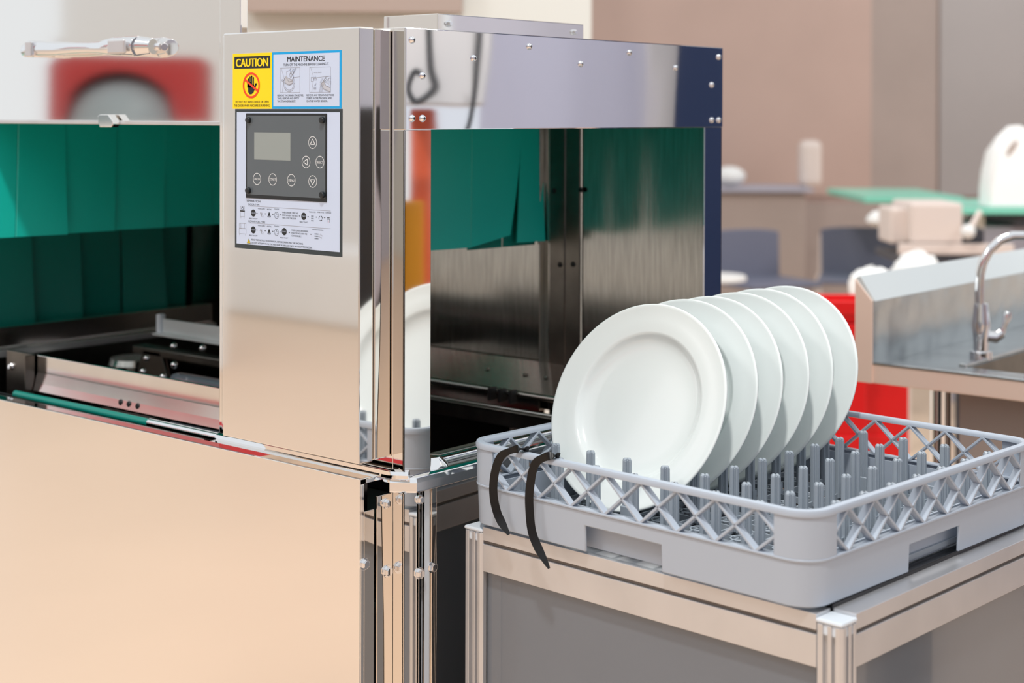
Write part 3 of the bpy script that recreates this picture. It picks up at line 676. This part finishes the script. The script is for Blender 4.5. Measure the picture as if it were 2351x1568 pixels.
# ------------------------------------------------------------------ plates
prof = [(.0001, -.0158), (.050, -.0158), (.070, -.0152), (.079, -.0138), (.0850, -.0122), (.0895, -.0094), (.0925, -.0065), (.0948, -.0044), (.0972, -.0037), (.112, -.0026), (.128, -.0010), (.1305, -.0002), (.1322, -.0010), (.1325, -.0024), (.1310, -.0036),
        (.112, -.0060), (.098, -.0072), (.091, -.0100), (.080, -.0165), (.070, -.0182), (.066, -.0200), (.063, -.0202), (.061, -.0182), (.030, -.0180), (.0001, -.0180)]
plate0 = None
PV = [(.1124, .4071), (.1766, .4), (.2293, .4054), (.2891, .402), (.3455, .395), (.4037, .405)]
LB = ['frontmost white plate showing its whole well, leaning back in the rack', 'white plate directly behind the frontmost one in the rack', 'third white plate from the front of the rack row', 'third white plate counting from the back of the rack row', 'white plate directly in front of the rearmost one', 'rearmost white plate in the rack, nearest the sink']
for i, (vv, tl) in enumerate(PV):
    if plate0 is None:
        plate0 = B().lathe(prof, 120).done('dinner_plate', 'porcelain', smooth=True); p_ = plate0
        for q in p_.data.polygons: q.use_smooth = True
        for e in p_.data.edges: e.use_edge_sharp = False
    else: p_ = plate0.copy(); C.objects.link(p_)
    p_['label'] = LB[i]; p_['category'] = 'plate'; p_['group'] = 'white plates standing in the rack'
    nrm = Vector((0, -math.cos(tl), math.sin(tl))); upv = Vector((0, math.sin(tl), math.cos(tl)))
    yw = Matrix.Rotation(.0231, 3, 'Z'); nrm = yw @ nrm; upv = yw @ upv; xx = upv.cross(nrm)
    cen = Vector((.1343, vv, .0175))+upv*.1317
    m4 = Matrix.Identity(4)
    for r_ in range(3): m4[r_][0] = xx[r_]; m4[r_][1] = upv[r_]; m4[r_][2] = nrm[r_]; m4[r_][3] = cen[r_]
    p_.matrix_world = RM @ m4

# ------------------------------------------------------------------ straps looped over the rack rim
def strap(pts, label):
    P = [RM @ Vector(p) for p in pts]; 
    # catmull
    Q = []
    for i in range(len(P)-1):
        p0, p1, p2, p3 = P[max(i-1, 0)], P[i], P[i+1], P[min(i+2, len(P)-1)]
        for k_ in range(6):
            t = k_/6; Q.append(.5*((2*p1)+(p2-p0)*t+(2*p0-5*p1+4*p2-p3)*t*t+(3*p1-p0-3*p2+p3)*t**3))
    Q.append(P[-1]); n = len(Q); v = []; wd = Vector((.82, .57, 0)).normalized()
    for i, p in enumerate(Q):
        t = (Q[min(i+1, n-1)]-Q[max(i-1, 0)]).normalized(); a_ = (wd-t*wd.dot(t)).normalized(); nn = t.cross(a_)
        w = .0050 if i < n-4 else .0050*(n-i)/5+.0004; h = .0006
        v += [p-a_*w-nn*h, p+a_*w-nn*h, p+a_*w+nn*h, p-a_*w+nn*h]
    f = [(i*4+j, i*4+(j+1) % 4, i*4+4+(j+1) % 4, i*4+4+j) for i in range(n-1) for j in range(4)]+[(3, 2, 1, 0), (4*n-4, 4*n-3, 4*n-2, 4*n-1)]
    o_ = B().add(v, f).done('strap', 'strap', smooth=True); o_['label'] = label; o_['category'] = 'strap'; o_['group'] = 'black straps over the rack rim'
strap([(.103, .005, .1022), (.099, .001, .1032), (.090, -.007, .1025), (.074, -.012, .0935), (.0655, -.014, .074), (.0625, -.014, .048), (.068, -.012, .0225), (.0845, -.010, .001)], 'shorter black strap over the rack rim, nearest the rack corner')
strap([(.152, .005, .1022), (.148, .001, .1032), (.140, -.006, .1015), (.128, -.011, .092), (.1215, -.012, .068), (.120, -.012, .042), (.1265, -.012, .0076), (.150, -.010, -.0255)], 'longer black strap over the rack rim, hanging down past the table rail')

# ------------------------------------------------------------------ aluminium frame table under the rack
TY = -3.3
TB = thing('rack_table', 'aluminium profile table with grey panels under the dish rack', 'table', (.552, .060, FZ), R(TY))
# local: origin near corner post centre, x to the left negative, y back
def tpost(x, y):
    h = .0155; c = .006; g_ = .0042; zt = -.070-FZ
    pts = []
    # square post with grooves in each face
    for (nx, ny) in ((0, -1), (1, 0), (0, 1), (-1, 0)):
        tx, ty = -ny, nx
        for (s_, d_) in ((-h+.003, h), (-g_-.0025, h), (-g_-.0025, h-.006), (g_-.0055, h-.006), (g_-.0055, h), (.0035, h), (.0035, h-.006), (.0078, h-.006), (.0078, h), (h-.003, h)):
            pts.append((x+nx*d_+tx*s_, y+ny*d_+ty*s_))
    o_ = B().prism(pts, 'z', 0, zt).done('leg', 'aluminium', TB, bevel=.0007)
    B().box(x-h+.002, x+h-.002, y-h+.002, y+h-.002, zt-.012, zt, 0).box(x-h, x+h, y-h, y+h, zt+.0002, zt+.005).done('end_cap', 'cap_plastic', o_, bevel=.002)
TL, TD = .505, .52
for (x, y) in [(0, 0), (-TL, 0), (0, TD), (-TL, TD)]: tpost(x, y)
zt = -.062-FZ
for (x0, x1, y0, y1, nm) in [(-TL+.0155, -.0155, -.0135, .0135, 'x'), (-TL+.0155, -.0155, TD-.0135, TD+.0135, 'x'), (-.0135, .0135, .0155, TD-.0155, 'y'), (-TL-.0135, -TL+.0135, .0155, TD-.0155, 'y')]:
    b = B().box(x0, x1, y0, y1, zt-.0165, zt); e = .0035
    if nm == 'x': b.box(x0, x1, y0+e, y1-e, zt-.021, zt-.0165, 1)
    else: b.box(x0+e, x1-e, y0, y1, zt-.021, zt-.0165, 1)
    b.box(x0, x1, y0, y1, zt-.0545, zt-.021)
    b.done('rail', ['aluminium', 'aluminium_groove'], TB, bevel=.0006)
B().box(-TL+.0155, -.0155, -.005, -.001, .12, zt-.0545).done('side_panel', 'grey_panel', TB)
B().box(.001, .005, .0155, TD-.0155, .12, zt-.0545).done('side_panel', 'grey_panel', TB)
B().box(-TL-.005, -TL-.001, .0155, TD-.0155, .12, zt-.0545).done('side_panel', 'grey_panel', TB)
B().box(-TL+.0155, -.0155, .0, TD, zt-.014, zt-.012).box(-TL+.03, -.03, .012, .03, zt-.012, zt+.0045).box(-.03, -.013, .015, TD-.02, zt-.012, zt+.0045).box(-TL+.013, -TL+.03, .015, TD-.02, zt-.012, zt+.0045).done('table_top', 'tank', TB, bevel=.001)

# ------------------------------------------------------------------ sink unit, right background
SK = thing('steel_sink', 'stainless steel sink unit with tall splashback and frame legs', 'sink', (0, 0, FZ))
def spart(b, name, m, **k):
    o_ = b.done(name, m, **k); o_.parent = SK; o_.matrix_parent_inverse = Matrix.Translation((0, 0, -FZ)); return o_
SX, SY = .026, 1.168   # near left corner of the deck
spart(B().box(SX-.03, .80, SY, SY+.004, -.034, .0), 'front_apron', 'sink_edge', bevel=.002)
spart(B().box(SX-.03, .80, SY-.002, SY+.035, -.001, .004).box(SX, SX+.13, SY+.03, 2.8, -.006, -.002).box(SX+.13, .80, SY+.03, SY+.09, -.006, -.002).box(SX+.12, SX+.135, SY+.09, 2.8, -.008, .003), 'deck', 'sink_steel', bevel=.002)
spart(B().box(SX-.03, SX, SY, 2.9, -.034, .112), 'splashback', 'sink_steel', bevel=.001)
spart(B().prism([(SX-.034, .152), (SX-.026, .156), (SX+.004, .112), (SX-.034, .112)], 'y', SY, 2.9), 'splash_bevel', 'steel_light', bevel=.001)
spart(B().prism([(SX-.034, -.034), (SX-.0, -.034), (SX-.0, .112), (SX-.034, .150)], 'y', SY-.004, SY), 'splash_end', 'sink_edge', bevel=.001)
spart(B().box(SX+.14, .76, SY+.09, SY+.095, -.25, -.003).box(SX+.135, SX+.14, SY+.09, 2.2, -.25, -.003).box(SX+.14, .76, SY+.09, 2.2, -.255, -.25), 'bowl', 'brushed_dark')
for (x, y) in [(SX+.10, SY+.06), (.74, SY+.06), (SX+.02, 2.3)]: spart(B().tube([(x, y, FZ), (x, y, -.034)], .019, 14), 'leg', 'chrome', smooth=True)
spart(B().box(SX+.14, .72, SY+.05, SY+.07, FZ+.1, -.04), 'apron_panel', 'wall_brown')
FC = thing('tap', 'chrome swan-neck tap behind the sink bowl', 'tap', tuple(on(2, 0, 2252, 822)))
fo = Vector(FC.location)
def fpt(px, py, dd=0): return at(px, py, dist_f+dd)-fo
dist_f = (fo-CAM).dot(fw)
B().tube([(0, 0, -.002), (0, 0, .012), (0, 0, .014), (0, 0, .035), (0, 0, .06), (0, 0, .075), (0, 0, .10)], [.020, .020, .013, .0135, .017, .015, .012], 18).done('tap_body', 'chrome', FC, smooth=True)
pts = [fpt(2249, y) for y in (745, 700, 660)]+[fpt(*p) for p in [(2250, 630), (2257, 602), (2272, 574), (2295, 552), (2325, 541), (2358, 541), (2390, 552), (2415, 575), (2425, 600)]]
B().tube(pts, [.0085]*len(pts), 12).done('spout', 'chrome', FC, smooth=True)
B().tube([fpt(2253, 772), fpt(2285, 775), fpt(2300, 765)], [.011, .011, .009], 12).done('lever_base', 'chrome', FC, smooth=True)
B().tube([fpt(2300, 765), fpt(2307, 745), fpt(2313, 727), fpt(2316, 716)], [.006, .005, .008, .006], 10).done('lever', 'chrome', FC, smooth=True)

# ------------------------------------------------------------------ background things (right)
def ground(px, dist): q = at(px, 283, dist); return Vector((q.x, q.y, FZ))
def chair(px, dist, rz, label, zt):
    t = thing('chair', label, 'chair', tuple(ground(px, dist)), rz, 'grey chairs by the far wall')
    w = .21; H = zt-FZ
    b = B(); v = []; ny = 8
    for th in (0, .022):
        for k_ in range(5):
            for j in range(ny+1):
                x = -w+2*w*j/ny; zz = H-.25*k_/4
                if k_ == 4: zz -= .02*(1-(x/w)**2)
                if k_ == 0: zz += .012*(1-(x/w)**4)
                v.append((x*(1-.04*k_/4), .05*(x/w)**2*-1+th-.02*k_/4, zz))
    N = 5*(ny+1); f = []
    for k_ in range(4):
        for j in range(ny): a_ = k_*(ny+1)+j; f += [(a_, a_+1, a_+ny+2, a_+ny+1), (N+a_, N+a_+ny+1, N+a_+ny+2, N+a_+1)]
        for j in (0, ny): a_ = k_*(ny+1)+j; f.append((a_, a_+ny+1, N+a_+ny+1, N+a_))
    for j in range(ny):
        for a_ in (j, 4*(ny+1)+j): f.append((a_, a_+1, N+a_+1, N+a_))
    b.add(v, f).done('backrest', 'chair_grey', t, bevel=.004, smooth=True)
    B().box(-.21, .21, -.42, -.02, .43, .46).done('seat', 'chair_grey', t, bevel=.012)
    for sx in (-1, 1):
        B().tube([(sx*.235, .03, 0), (sx*.225, .0, .44), (sx*.215, -.005, H-.30), (sx*.208, -.0, H-.03)], .011, 8).done('leg', 'beige', t, smooth=True)
        B().tube([(sx*.23, -.44, 0), (sx*.215, -.38, .43)], .011, 8).done('leg', 'beige', t, smooth=True)
    return t
chair(1978, 8.2, ya+R(-14), 'grey plastic chair standing directly behind the rearmost plate and crates', at(1978, 527, 8.2).z)
chair(1700, 8.0, ya+R(26), 'grey plastic chair beside the round white table', at(1700, 532, 8.0).z)
t = thing('round_table', 'small round white table half hidden behind the dishwasher corner', 'table', tuple(ground(1640, 6.6)))
hz = at(1640, 632, 6.6).z-FZ
B().lathe([(.0001, hz), (.135, hz), (.140, hz-.008), (.138, hz-.02), (.0001, hz-.02)], 36).done('table_top', 'white_paint', t, smooth=True)
B().tube([(0, 0, .02), (0, 0, hz-.02)], .025, 12).done('pedestal', 'beige', t, smooth=True)
B().lathe([(.0001, .025), (.12, .012), (.125, 0), (.0001, 0)], 24).done('foot', 'beige', t, smooth=True)
# stacked red crates behind the plates
def crate(px, dist, z0, z1, w, d, label, lip=True):
    q = at(px, 283, dist); t = thing('red_crate', label, 'crate', (q.x, q.y, z0), ya, 'stacked red crates'); h = z1-z0-.001
    b = B(); e = .006
    b.box(-w, w, 0, e, 0, h).box(-w, w, d-e, d, 0, h).box(-w, -w+e, e, d-e, 0, h).box(w-e, w, e, d-e, 0, h).box(-w, w, 0, d, 0, e)
    b.done('body', 'red', t, bevel=.003)
    B().box(-w-.012, w+.012, -.012, 0, h-.03, h).box(-w-.012, w+.012, d, d+.012, h-.03, h).box(-w-.012, -w, 0, d, h-.03, h).box(w, w+.012, 0, d, h-.03, h).done('lip', 'red', t, bevel=.003)
    B().box(-w*.9, w*.9, -.010, -.0005, h*.35, h*.62).done('recess', 'red', t, bevel=.004)
    return t
cd = 4.3
crate(1945, cd, FZ, at(1945, 800, cd).z, .056, .15, 'lowest and tallest red crate of the stack behind the plates')
B().done
cz = at(1945, 800, cd).z
crate(1948, cd, cz+.0, cz+.070, .052, .15, 'middle red crate with grey bands above and below it')
crate(1948, cd, cz+.072, cz+.134, .058, .15, 'topmost red crate of the stack behind the plates')
q = at(1950, 283, cd)
for i_, zz in enumerate((cz+.004, cz+.070)):
    pass
t = crate(2035, 4.6, FZ, at(2035, 915, 4.6).z+.1, .07, .25, 'red crate half hidden under the left end of the sink')
# crumpled white bags
def bag(px, py, dist, r, sc, label, seed):
    rnd = random.Random(seed); b = B(); q = at(px, py, dist); n = 16; h = 10; v = []; f = []
    for i in range(h+1):
        th = PI*i/h
        for j in range(n):
            p = 2*PI*j/n; rr = r*(1+rnd.uniform(-.13, .13)); v.append((rr*sc[0]*math.sin(th)*math.cos(p), rr*sc[0]*math.sin(th)*math.sin(p), rr*sc[1]*math.cos(th)))
    for i in range(h):
        for j in range(n): f.append((i*n+j, (i+1)*n+j, (i+1)*n+(j+1) % n, i*n+(j+1) % n))
    o_ = b.add(v, f).done('crumpled_bag', 'bag', smooth=True); o_.location = q; o_['label'] = label; o_['category'] = 'bag'; return o_
bag(2005, 668, 5.0, .075, (1.05, 1.0), 'crumpled white bag beside the red crates, behind the splashback corner', 3)
bag(2105, 645, 5.25, .085, (1.0, 1.15), 'pointed crumpled white plastic bag behind the sink splashback', 5)
bag(1962, 702, 4.75, .042, (1.5, .6), 'flat off-white bag lying on top of the red crates', 8)
t = thing('low_table', 'low grey table behind the splashback holding crumpled bags', 'table', tuple(ground(2060, 5.1)), ya)
hz = at(2060, 716, 5.1).z-FZ-.035
B().box(-.22, .3, -.15, .25, hz-.03, hz).done('table_top', 'dark_grey', t, bevel=.004)
for (x, y) in [(-.2, -.13), (.28, -.13), (-.2, .23), (.28, .23)]: B().box(x-.015, x+.015, y-.015, y+.015, 0, hz-.03).done('leg', 'dark_grey', t)
# far counter with mint top, beige appliance, white carrier bag
def cbox(name, px0, px1, py0, py1, dist, dep, m, parent=None, bevel=.004):
    a_, b_ = at(px0, 283, dist), at(px1, 283, dist); zt_, zb_ = at(px0, py0, dist).z, (at(px0, py1, dist).z if py1 else FZ)
    f2 = Vector((fw.x, fw.y, 0)).normalized()*dep; p = [a_, b_, b_+f2, a_+f2]
    return B().hexa([(q.x, q.y, zb_) for q in p]+[(q.x, q.y, zt_) for q in p]).done(name, m, parent=parent, bevel=bevel)
def tag(o_, label, cat, group=None):
    o_['label'] = label; o_['category'] = cat
    if group: o_['group'] = group
    return o_
def world_thing(name, label, cat):
    t = thing(name, label, cat, (0, 0, 0)); return t
t = world_thing('glass_counter', 'long counter with mint green top under the white carrier bag', 'counter')
cbox('counter_top', 2200, 2700, 480, 492, 6.4, .8, 'mint', t); cbox('counter_top', 1985, 2215, 452, 466, 7.6, .9, 'mint', t)
cbox('under_shelf', 2330, 2700, 492, 520, 6.45, .7, 'dark_grey', t); cbox('counter_body', 2260, 2700, 520, None, 6.5, .6, 'slate', t)
cbox('frame_post', 2245, 2262, 492, None, 6.5, .05, 'beige', t)
t = world_thing('conveyor_table', 'low grey roller table with dark rollers in front of the appliance', 'table')
cbox('side_rail', 2065, 2330, 560, 585, 5.9, .02, 'beige', t); cbox('lower_rail', 2065, 2330, 606, 640, 5.88, .02, 'beige', t)
for k_ in range(12):
    p0 = at(2075+k_*21, 596, 5.9); f2 = Vector((fw.x, fw.y, 0)).normalized(); B().tube([p0, p0+f2*.4], .017, 10).done('roller', 'dark_grey', t, smooth=True)
for px in (2080, 2318): cbox('leg', px, px+14, 640, None, 5.9, .03, 'beige', t)
t = world_thing('slicing_machine', 'beige boxy kitchen appliance with round handle knob', 'appliance')
cbox('body', 2092, 2212, 466, 560, 5.92, .3, 'beige', t, .012); cbox('side_arm', 2045, 2092, 478, 560, 6.0, .2, 'beige', t, .01); cbox('plinth', 2210, 2262, 525, 560, 5.95, .2, 'dark_grey', t, .008)
B().tube([at(2222, 534, 5.86), at(2250, 485, 5.9)], .010, 8).done('handle', 'beige', t, smooth=True)
B().sphere(at(2222, 532, 5.84), .028, n=16).done('knob', 'white_paint', t, smooth=True)
q = at(2022, 508, 6.35); o_ = B().lathe([(.0001, .045), (.03, .042), (.055, .02), (.06, 0), (.03, -.02), (.0001, -.02)], 20).done('white_bowl', 'white_paint', smooth=True); o_.location = q
tag(o_, 'upturned white bowl left of the beige appliance', 'bowl')
# carrier bag with handle loop
t = thing('carrier_bag', 'tall white plastic carrier bag with handle hole on the mint counter', 'bag', tuple(at(2330, 480, 6.5)+Vector((0, 0, .004))), ya)
def bz(px): return (px-2330)*6.5/FPX
def bzz(py): return -(py-480)*6.5/FPX
outline = [(2256, 478), (2258, 430), (2262, 395), (2272, 350), (2290, 315), (2316, 292), (2340, 290), (2362, 300), (2385, 330), (2405, 380), (2412, 430), (2414, 478)]
v = []; n = len(outline)
for yy, sc_ in ((-.05, .93), (-.02, 1), (.06, 1), (.09, .93)):
    for (px, py) in outline: v.append((bz(2335)+(bz(px)-bz(2335))*sc_, yy*(1 if py > 330 else .35), bzz(py)*(sc_ if py < 440 else 1)))
f = [(k_*n+i, k_*n+(i+1) % n, (k_+1)*n+(i+1) % n, (k_+1)*n+i) for k_ in range(3) for i in range(n)]+[tuple(range(n))[::-1], tuple(range(3*n, 4*n))]
B().add(v, f).done('bag_body', 'bag', t, bevel=.012, smooth=True)
q0 = at(2318, 345, 6.4)-Vector(t.location)
B().tube([(bz(2308), -.0285, bzz(358)), (bz(2318), -.0265, bzz(342)), (bz(2330), -.024, bzz(326))], [.006, .012, .007], 10, flat=.35).done('handle_hole', 'taupe', t, smooth=True)
# pale shapes by the far wall
t = world_thing('display_counter', 'slate grey counter along the far wall right of the dishwasher', 'counter')
cbox('top', 1500, 1870, 432, 442, 9.3, .6, 'slate', t, .01); cbox('body', 1510, 1850, 442, None, 9.35, .5, 'wall_brown', t, .01)
o_ = cbox('pale_reflection', 1838, 1890, 322, 430, 9.5, .12, 'beige', bevel=.04); tag(o_, 'pale upright canister standing in for a reflection in the pink wall', 'block')  # added pale solid imitating a reflection in the far wall
q = at(1675, 425, 9.4); o_ = B().sphere((0, 0, 0), .10, (1, 1, .62), n=18).done('white_dish_stack', 'white_paint', smooth=True); o_.location = at(1675, 408, 9.5); o_.location.z += .01; tag(o_, 'white rounded appliance on the slate counter by the dishwasher', 'appliance')

# ------------------------------------------------------------------ things seen only as reflections
def refl_y(px, py, dist, plane=-.055): q = at(px, py, dist); return Vector((q.x, 2*plane-q.y, q.z))
def refl_x(px, py, dist): q = at(px, py, dist); return Vector((-q.x, q.y, q.z))
# red machine with a grey dome, on a white plinth, mirrored in the raised door
A_, B_ = refl_y(125, 283, 8.0, .0095), refl_y(478, 283, 8.0, .0095); mid = (A_+B_)/2; wd = (B_-A_).length/2
t = thing('red_mixer', 'red machine with a grey dome, mirrored in the raised door', 'appliance', (mid.x, mid.y, FZ), math.atan2(B_.y-A_.y, B_.x-A_.x))
z1 = .442+(283-150)*8.0/FPX-FZ; z0 = .442-.05-FZ
b = B(); n = 16
arch = [(-wd, z0), (-wd, z1-.05), (-wd*.92, z1-.014), (-wd*.7, z1), (wd*.9, z1-.01), (wd, z1-.05), (wd, z0)]
inner = [(-wd*.80+wd*1.42*i/n, z0+(z1-z0-.08)*math.sin(PI*i/n)**.35) for i in range(n+1)]
b.prism(arch+[(inner[n-i][0], inner[n-i][1]) for i in range(n+1)], 'y', -.1, .12)
b.done('housing', 'dark_red', t, bevel=.006)
B().box(-wd*.9, wd*.9, -.14, -.10, z0, z1-.03).done('back_plate', 'dark_grey', t)
B().lathe([(wd*.70*math.cos(k*PI/20), z0+.002+wd*.56*math.sin(k*PI/20)) for k in range(11)], 36, c=(-.03, 0, 0)).done('dome', 'dome_grey', t, smooth=True)
t2 = B().box(mid.x-.5, mid.x+.5, mid.y-.35, mid.y+.35, FZ, z0+FZ-.001).done('white_plinth', 'white_paint', bevel=.004); tag(t2, 'white plinth carrying the red machine', 'plinth')
# long low white bench across the hall, mirrored in the control box
p0, p1 = refl_y(430, 283, 8.6), refl_y(900, 283, 8.6)
t2 = B().box(min(p0.x, p1.x)-1, max(p0.x, p1.x)+1.4, -5.6, -5.2, FZ, -.38).done('white_bench', 'white_paint', bevel=.03); tag(t2, 'long low white bench across the hall, mirrored in the control box', 'bench')
t2 = B().box(-12, -5.6, -7.6, -7.4, FZ, 3.5).done('wall_left', 'white_paint', kind='structure')
B().box(-12, -5.6, -7.4, -7.36, 2.0, 2.9).done('fascia', 'red', t2)
# lintel reflections: white machine with hoses, white column, navy panels
def wallx(px0, px1, dist, z0, z1, m, name, th=.08):
    a_, b_ = refl_x(px0, 283, dist), refl_x(px1, 283, dist); d = (b_-a_); nn = Vector((d.y, -d.x, 0)).normalized()*th
    if nn.dot(a_-Vector((0, .4, 0))) < 0: nn = -nn
    p = [a_, b_, b_+nn, a_+nn]
    return B().hexa([(q.x, q.y, z0) for q in p]+[(q.x, q.y, z1) for q in p]).done(name, m, bevel=.005)
tag(wallx(915, 1112, 3.6, .47, 1.6, 'white_paint', 'white_machine', .4), 'white machine with black hoses, mirrored in the lintel left end', 'machine')
tag(wallx(1112, 1520, 5.2, FZ, 2.6, 'lavender', 'lavender_partition'), 'lavender grey partition mirrored in the middle of the lintel', 'partition')
tag(wallx(1490, 1545, 4.9, FZ, 2.6, 'white_paint', 'white_column', .15), 'white column mirrored in the lintel beside the navy board', 'column')
tag(wallx(1545, 1900, 4.8, FZ, 2.6, 'navy', 'navy_board'), 'tall navy board mirrored in the right end of the lintel', 'board')
for (pp, zs, r_, lb_) in [([(985, .5, 3.5), (992, .9, 3.5)], [(985, 60), (992, 150), (1000, 200), (960, 230), (935, 200), (950, 160), (970, 165)], .008, 'curled black hose on the white machine, mirrored in the lintel'), (0, [(1086, 50), (1088, 130), (1090, 210), (1078, 280), (1050, 330)], .007, 'straight black hose on the white machine, mirrored in the lintel')]:
    pts = [refl_x(px, py, 3.5) for px, py in zs]; Q = []
    for i in range(len(pts)-1):
        p0, p1, p2, p3 = pts[max(i-1, 0)], pts[i], pts[i+1], pts[min(i+2, len(pts)-1)]
        for k_ in range(5):
            t = k_/5; Q.append(.5*((2*p1)+(p2-p0)*t+(2*p0-5*p1+4*p2-p3)*t*t+(3*p1-p0-3*p2+p3)*t**3))
    pts = Q+[pts[-1]]
    tag(B().tube(pts, r_, 8).done('hose', 'hose', smooth=True), lb_, 'hose')
tag(wallx(942, 1000, 3.7, -.02, .46, 'orange', 'orange_banner', .03), 'orange banner mirrored in the upright end post', 'banner')
tag(wallx(880, 974, 3.66, -.02, .24, 'amber', 'amber_box', .03), 'amber box mirrored in the upright end post', 'box')
tag(wallx(815, 902, 3.35, FZ, .46, 'black', 'dark_stand_in', .25), 'tall dark slab standing in for a figure mirrored in the side of the control box', 'cabinet')  # added dark slab, takes the place of a dark figure mirrored here
tag(wallx(700, 815, 4.3, FZ, .9, 'slate', 'slate_cabinet', .3), 'slate grey cabinet mirrored in the narrow side strips', 'cabinet')
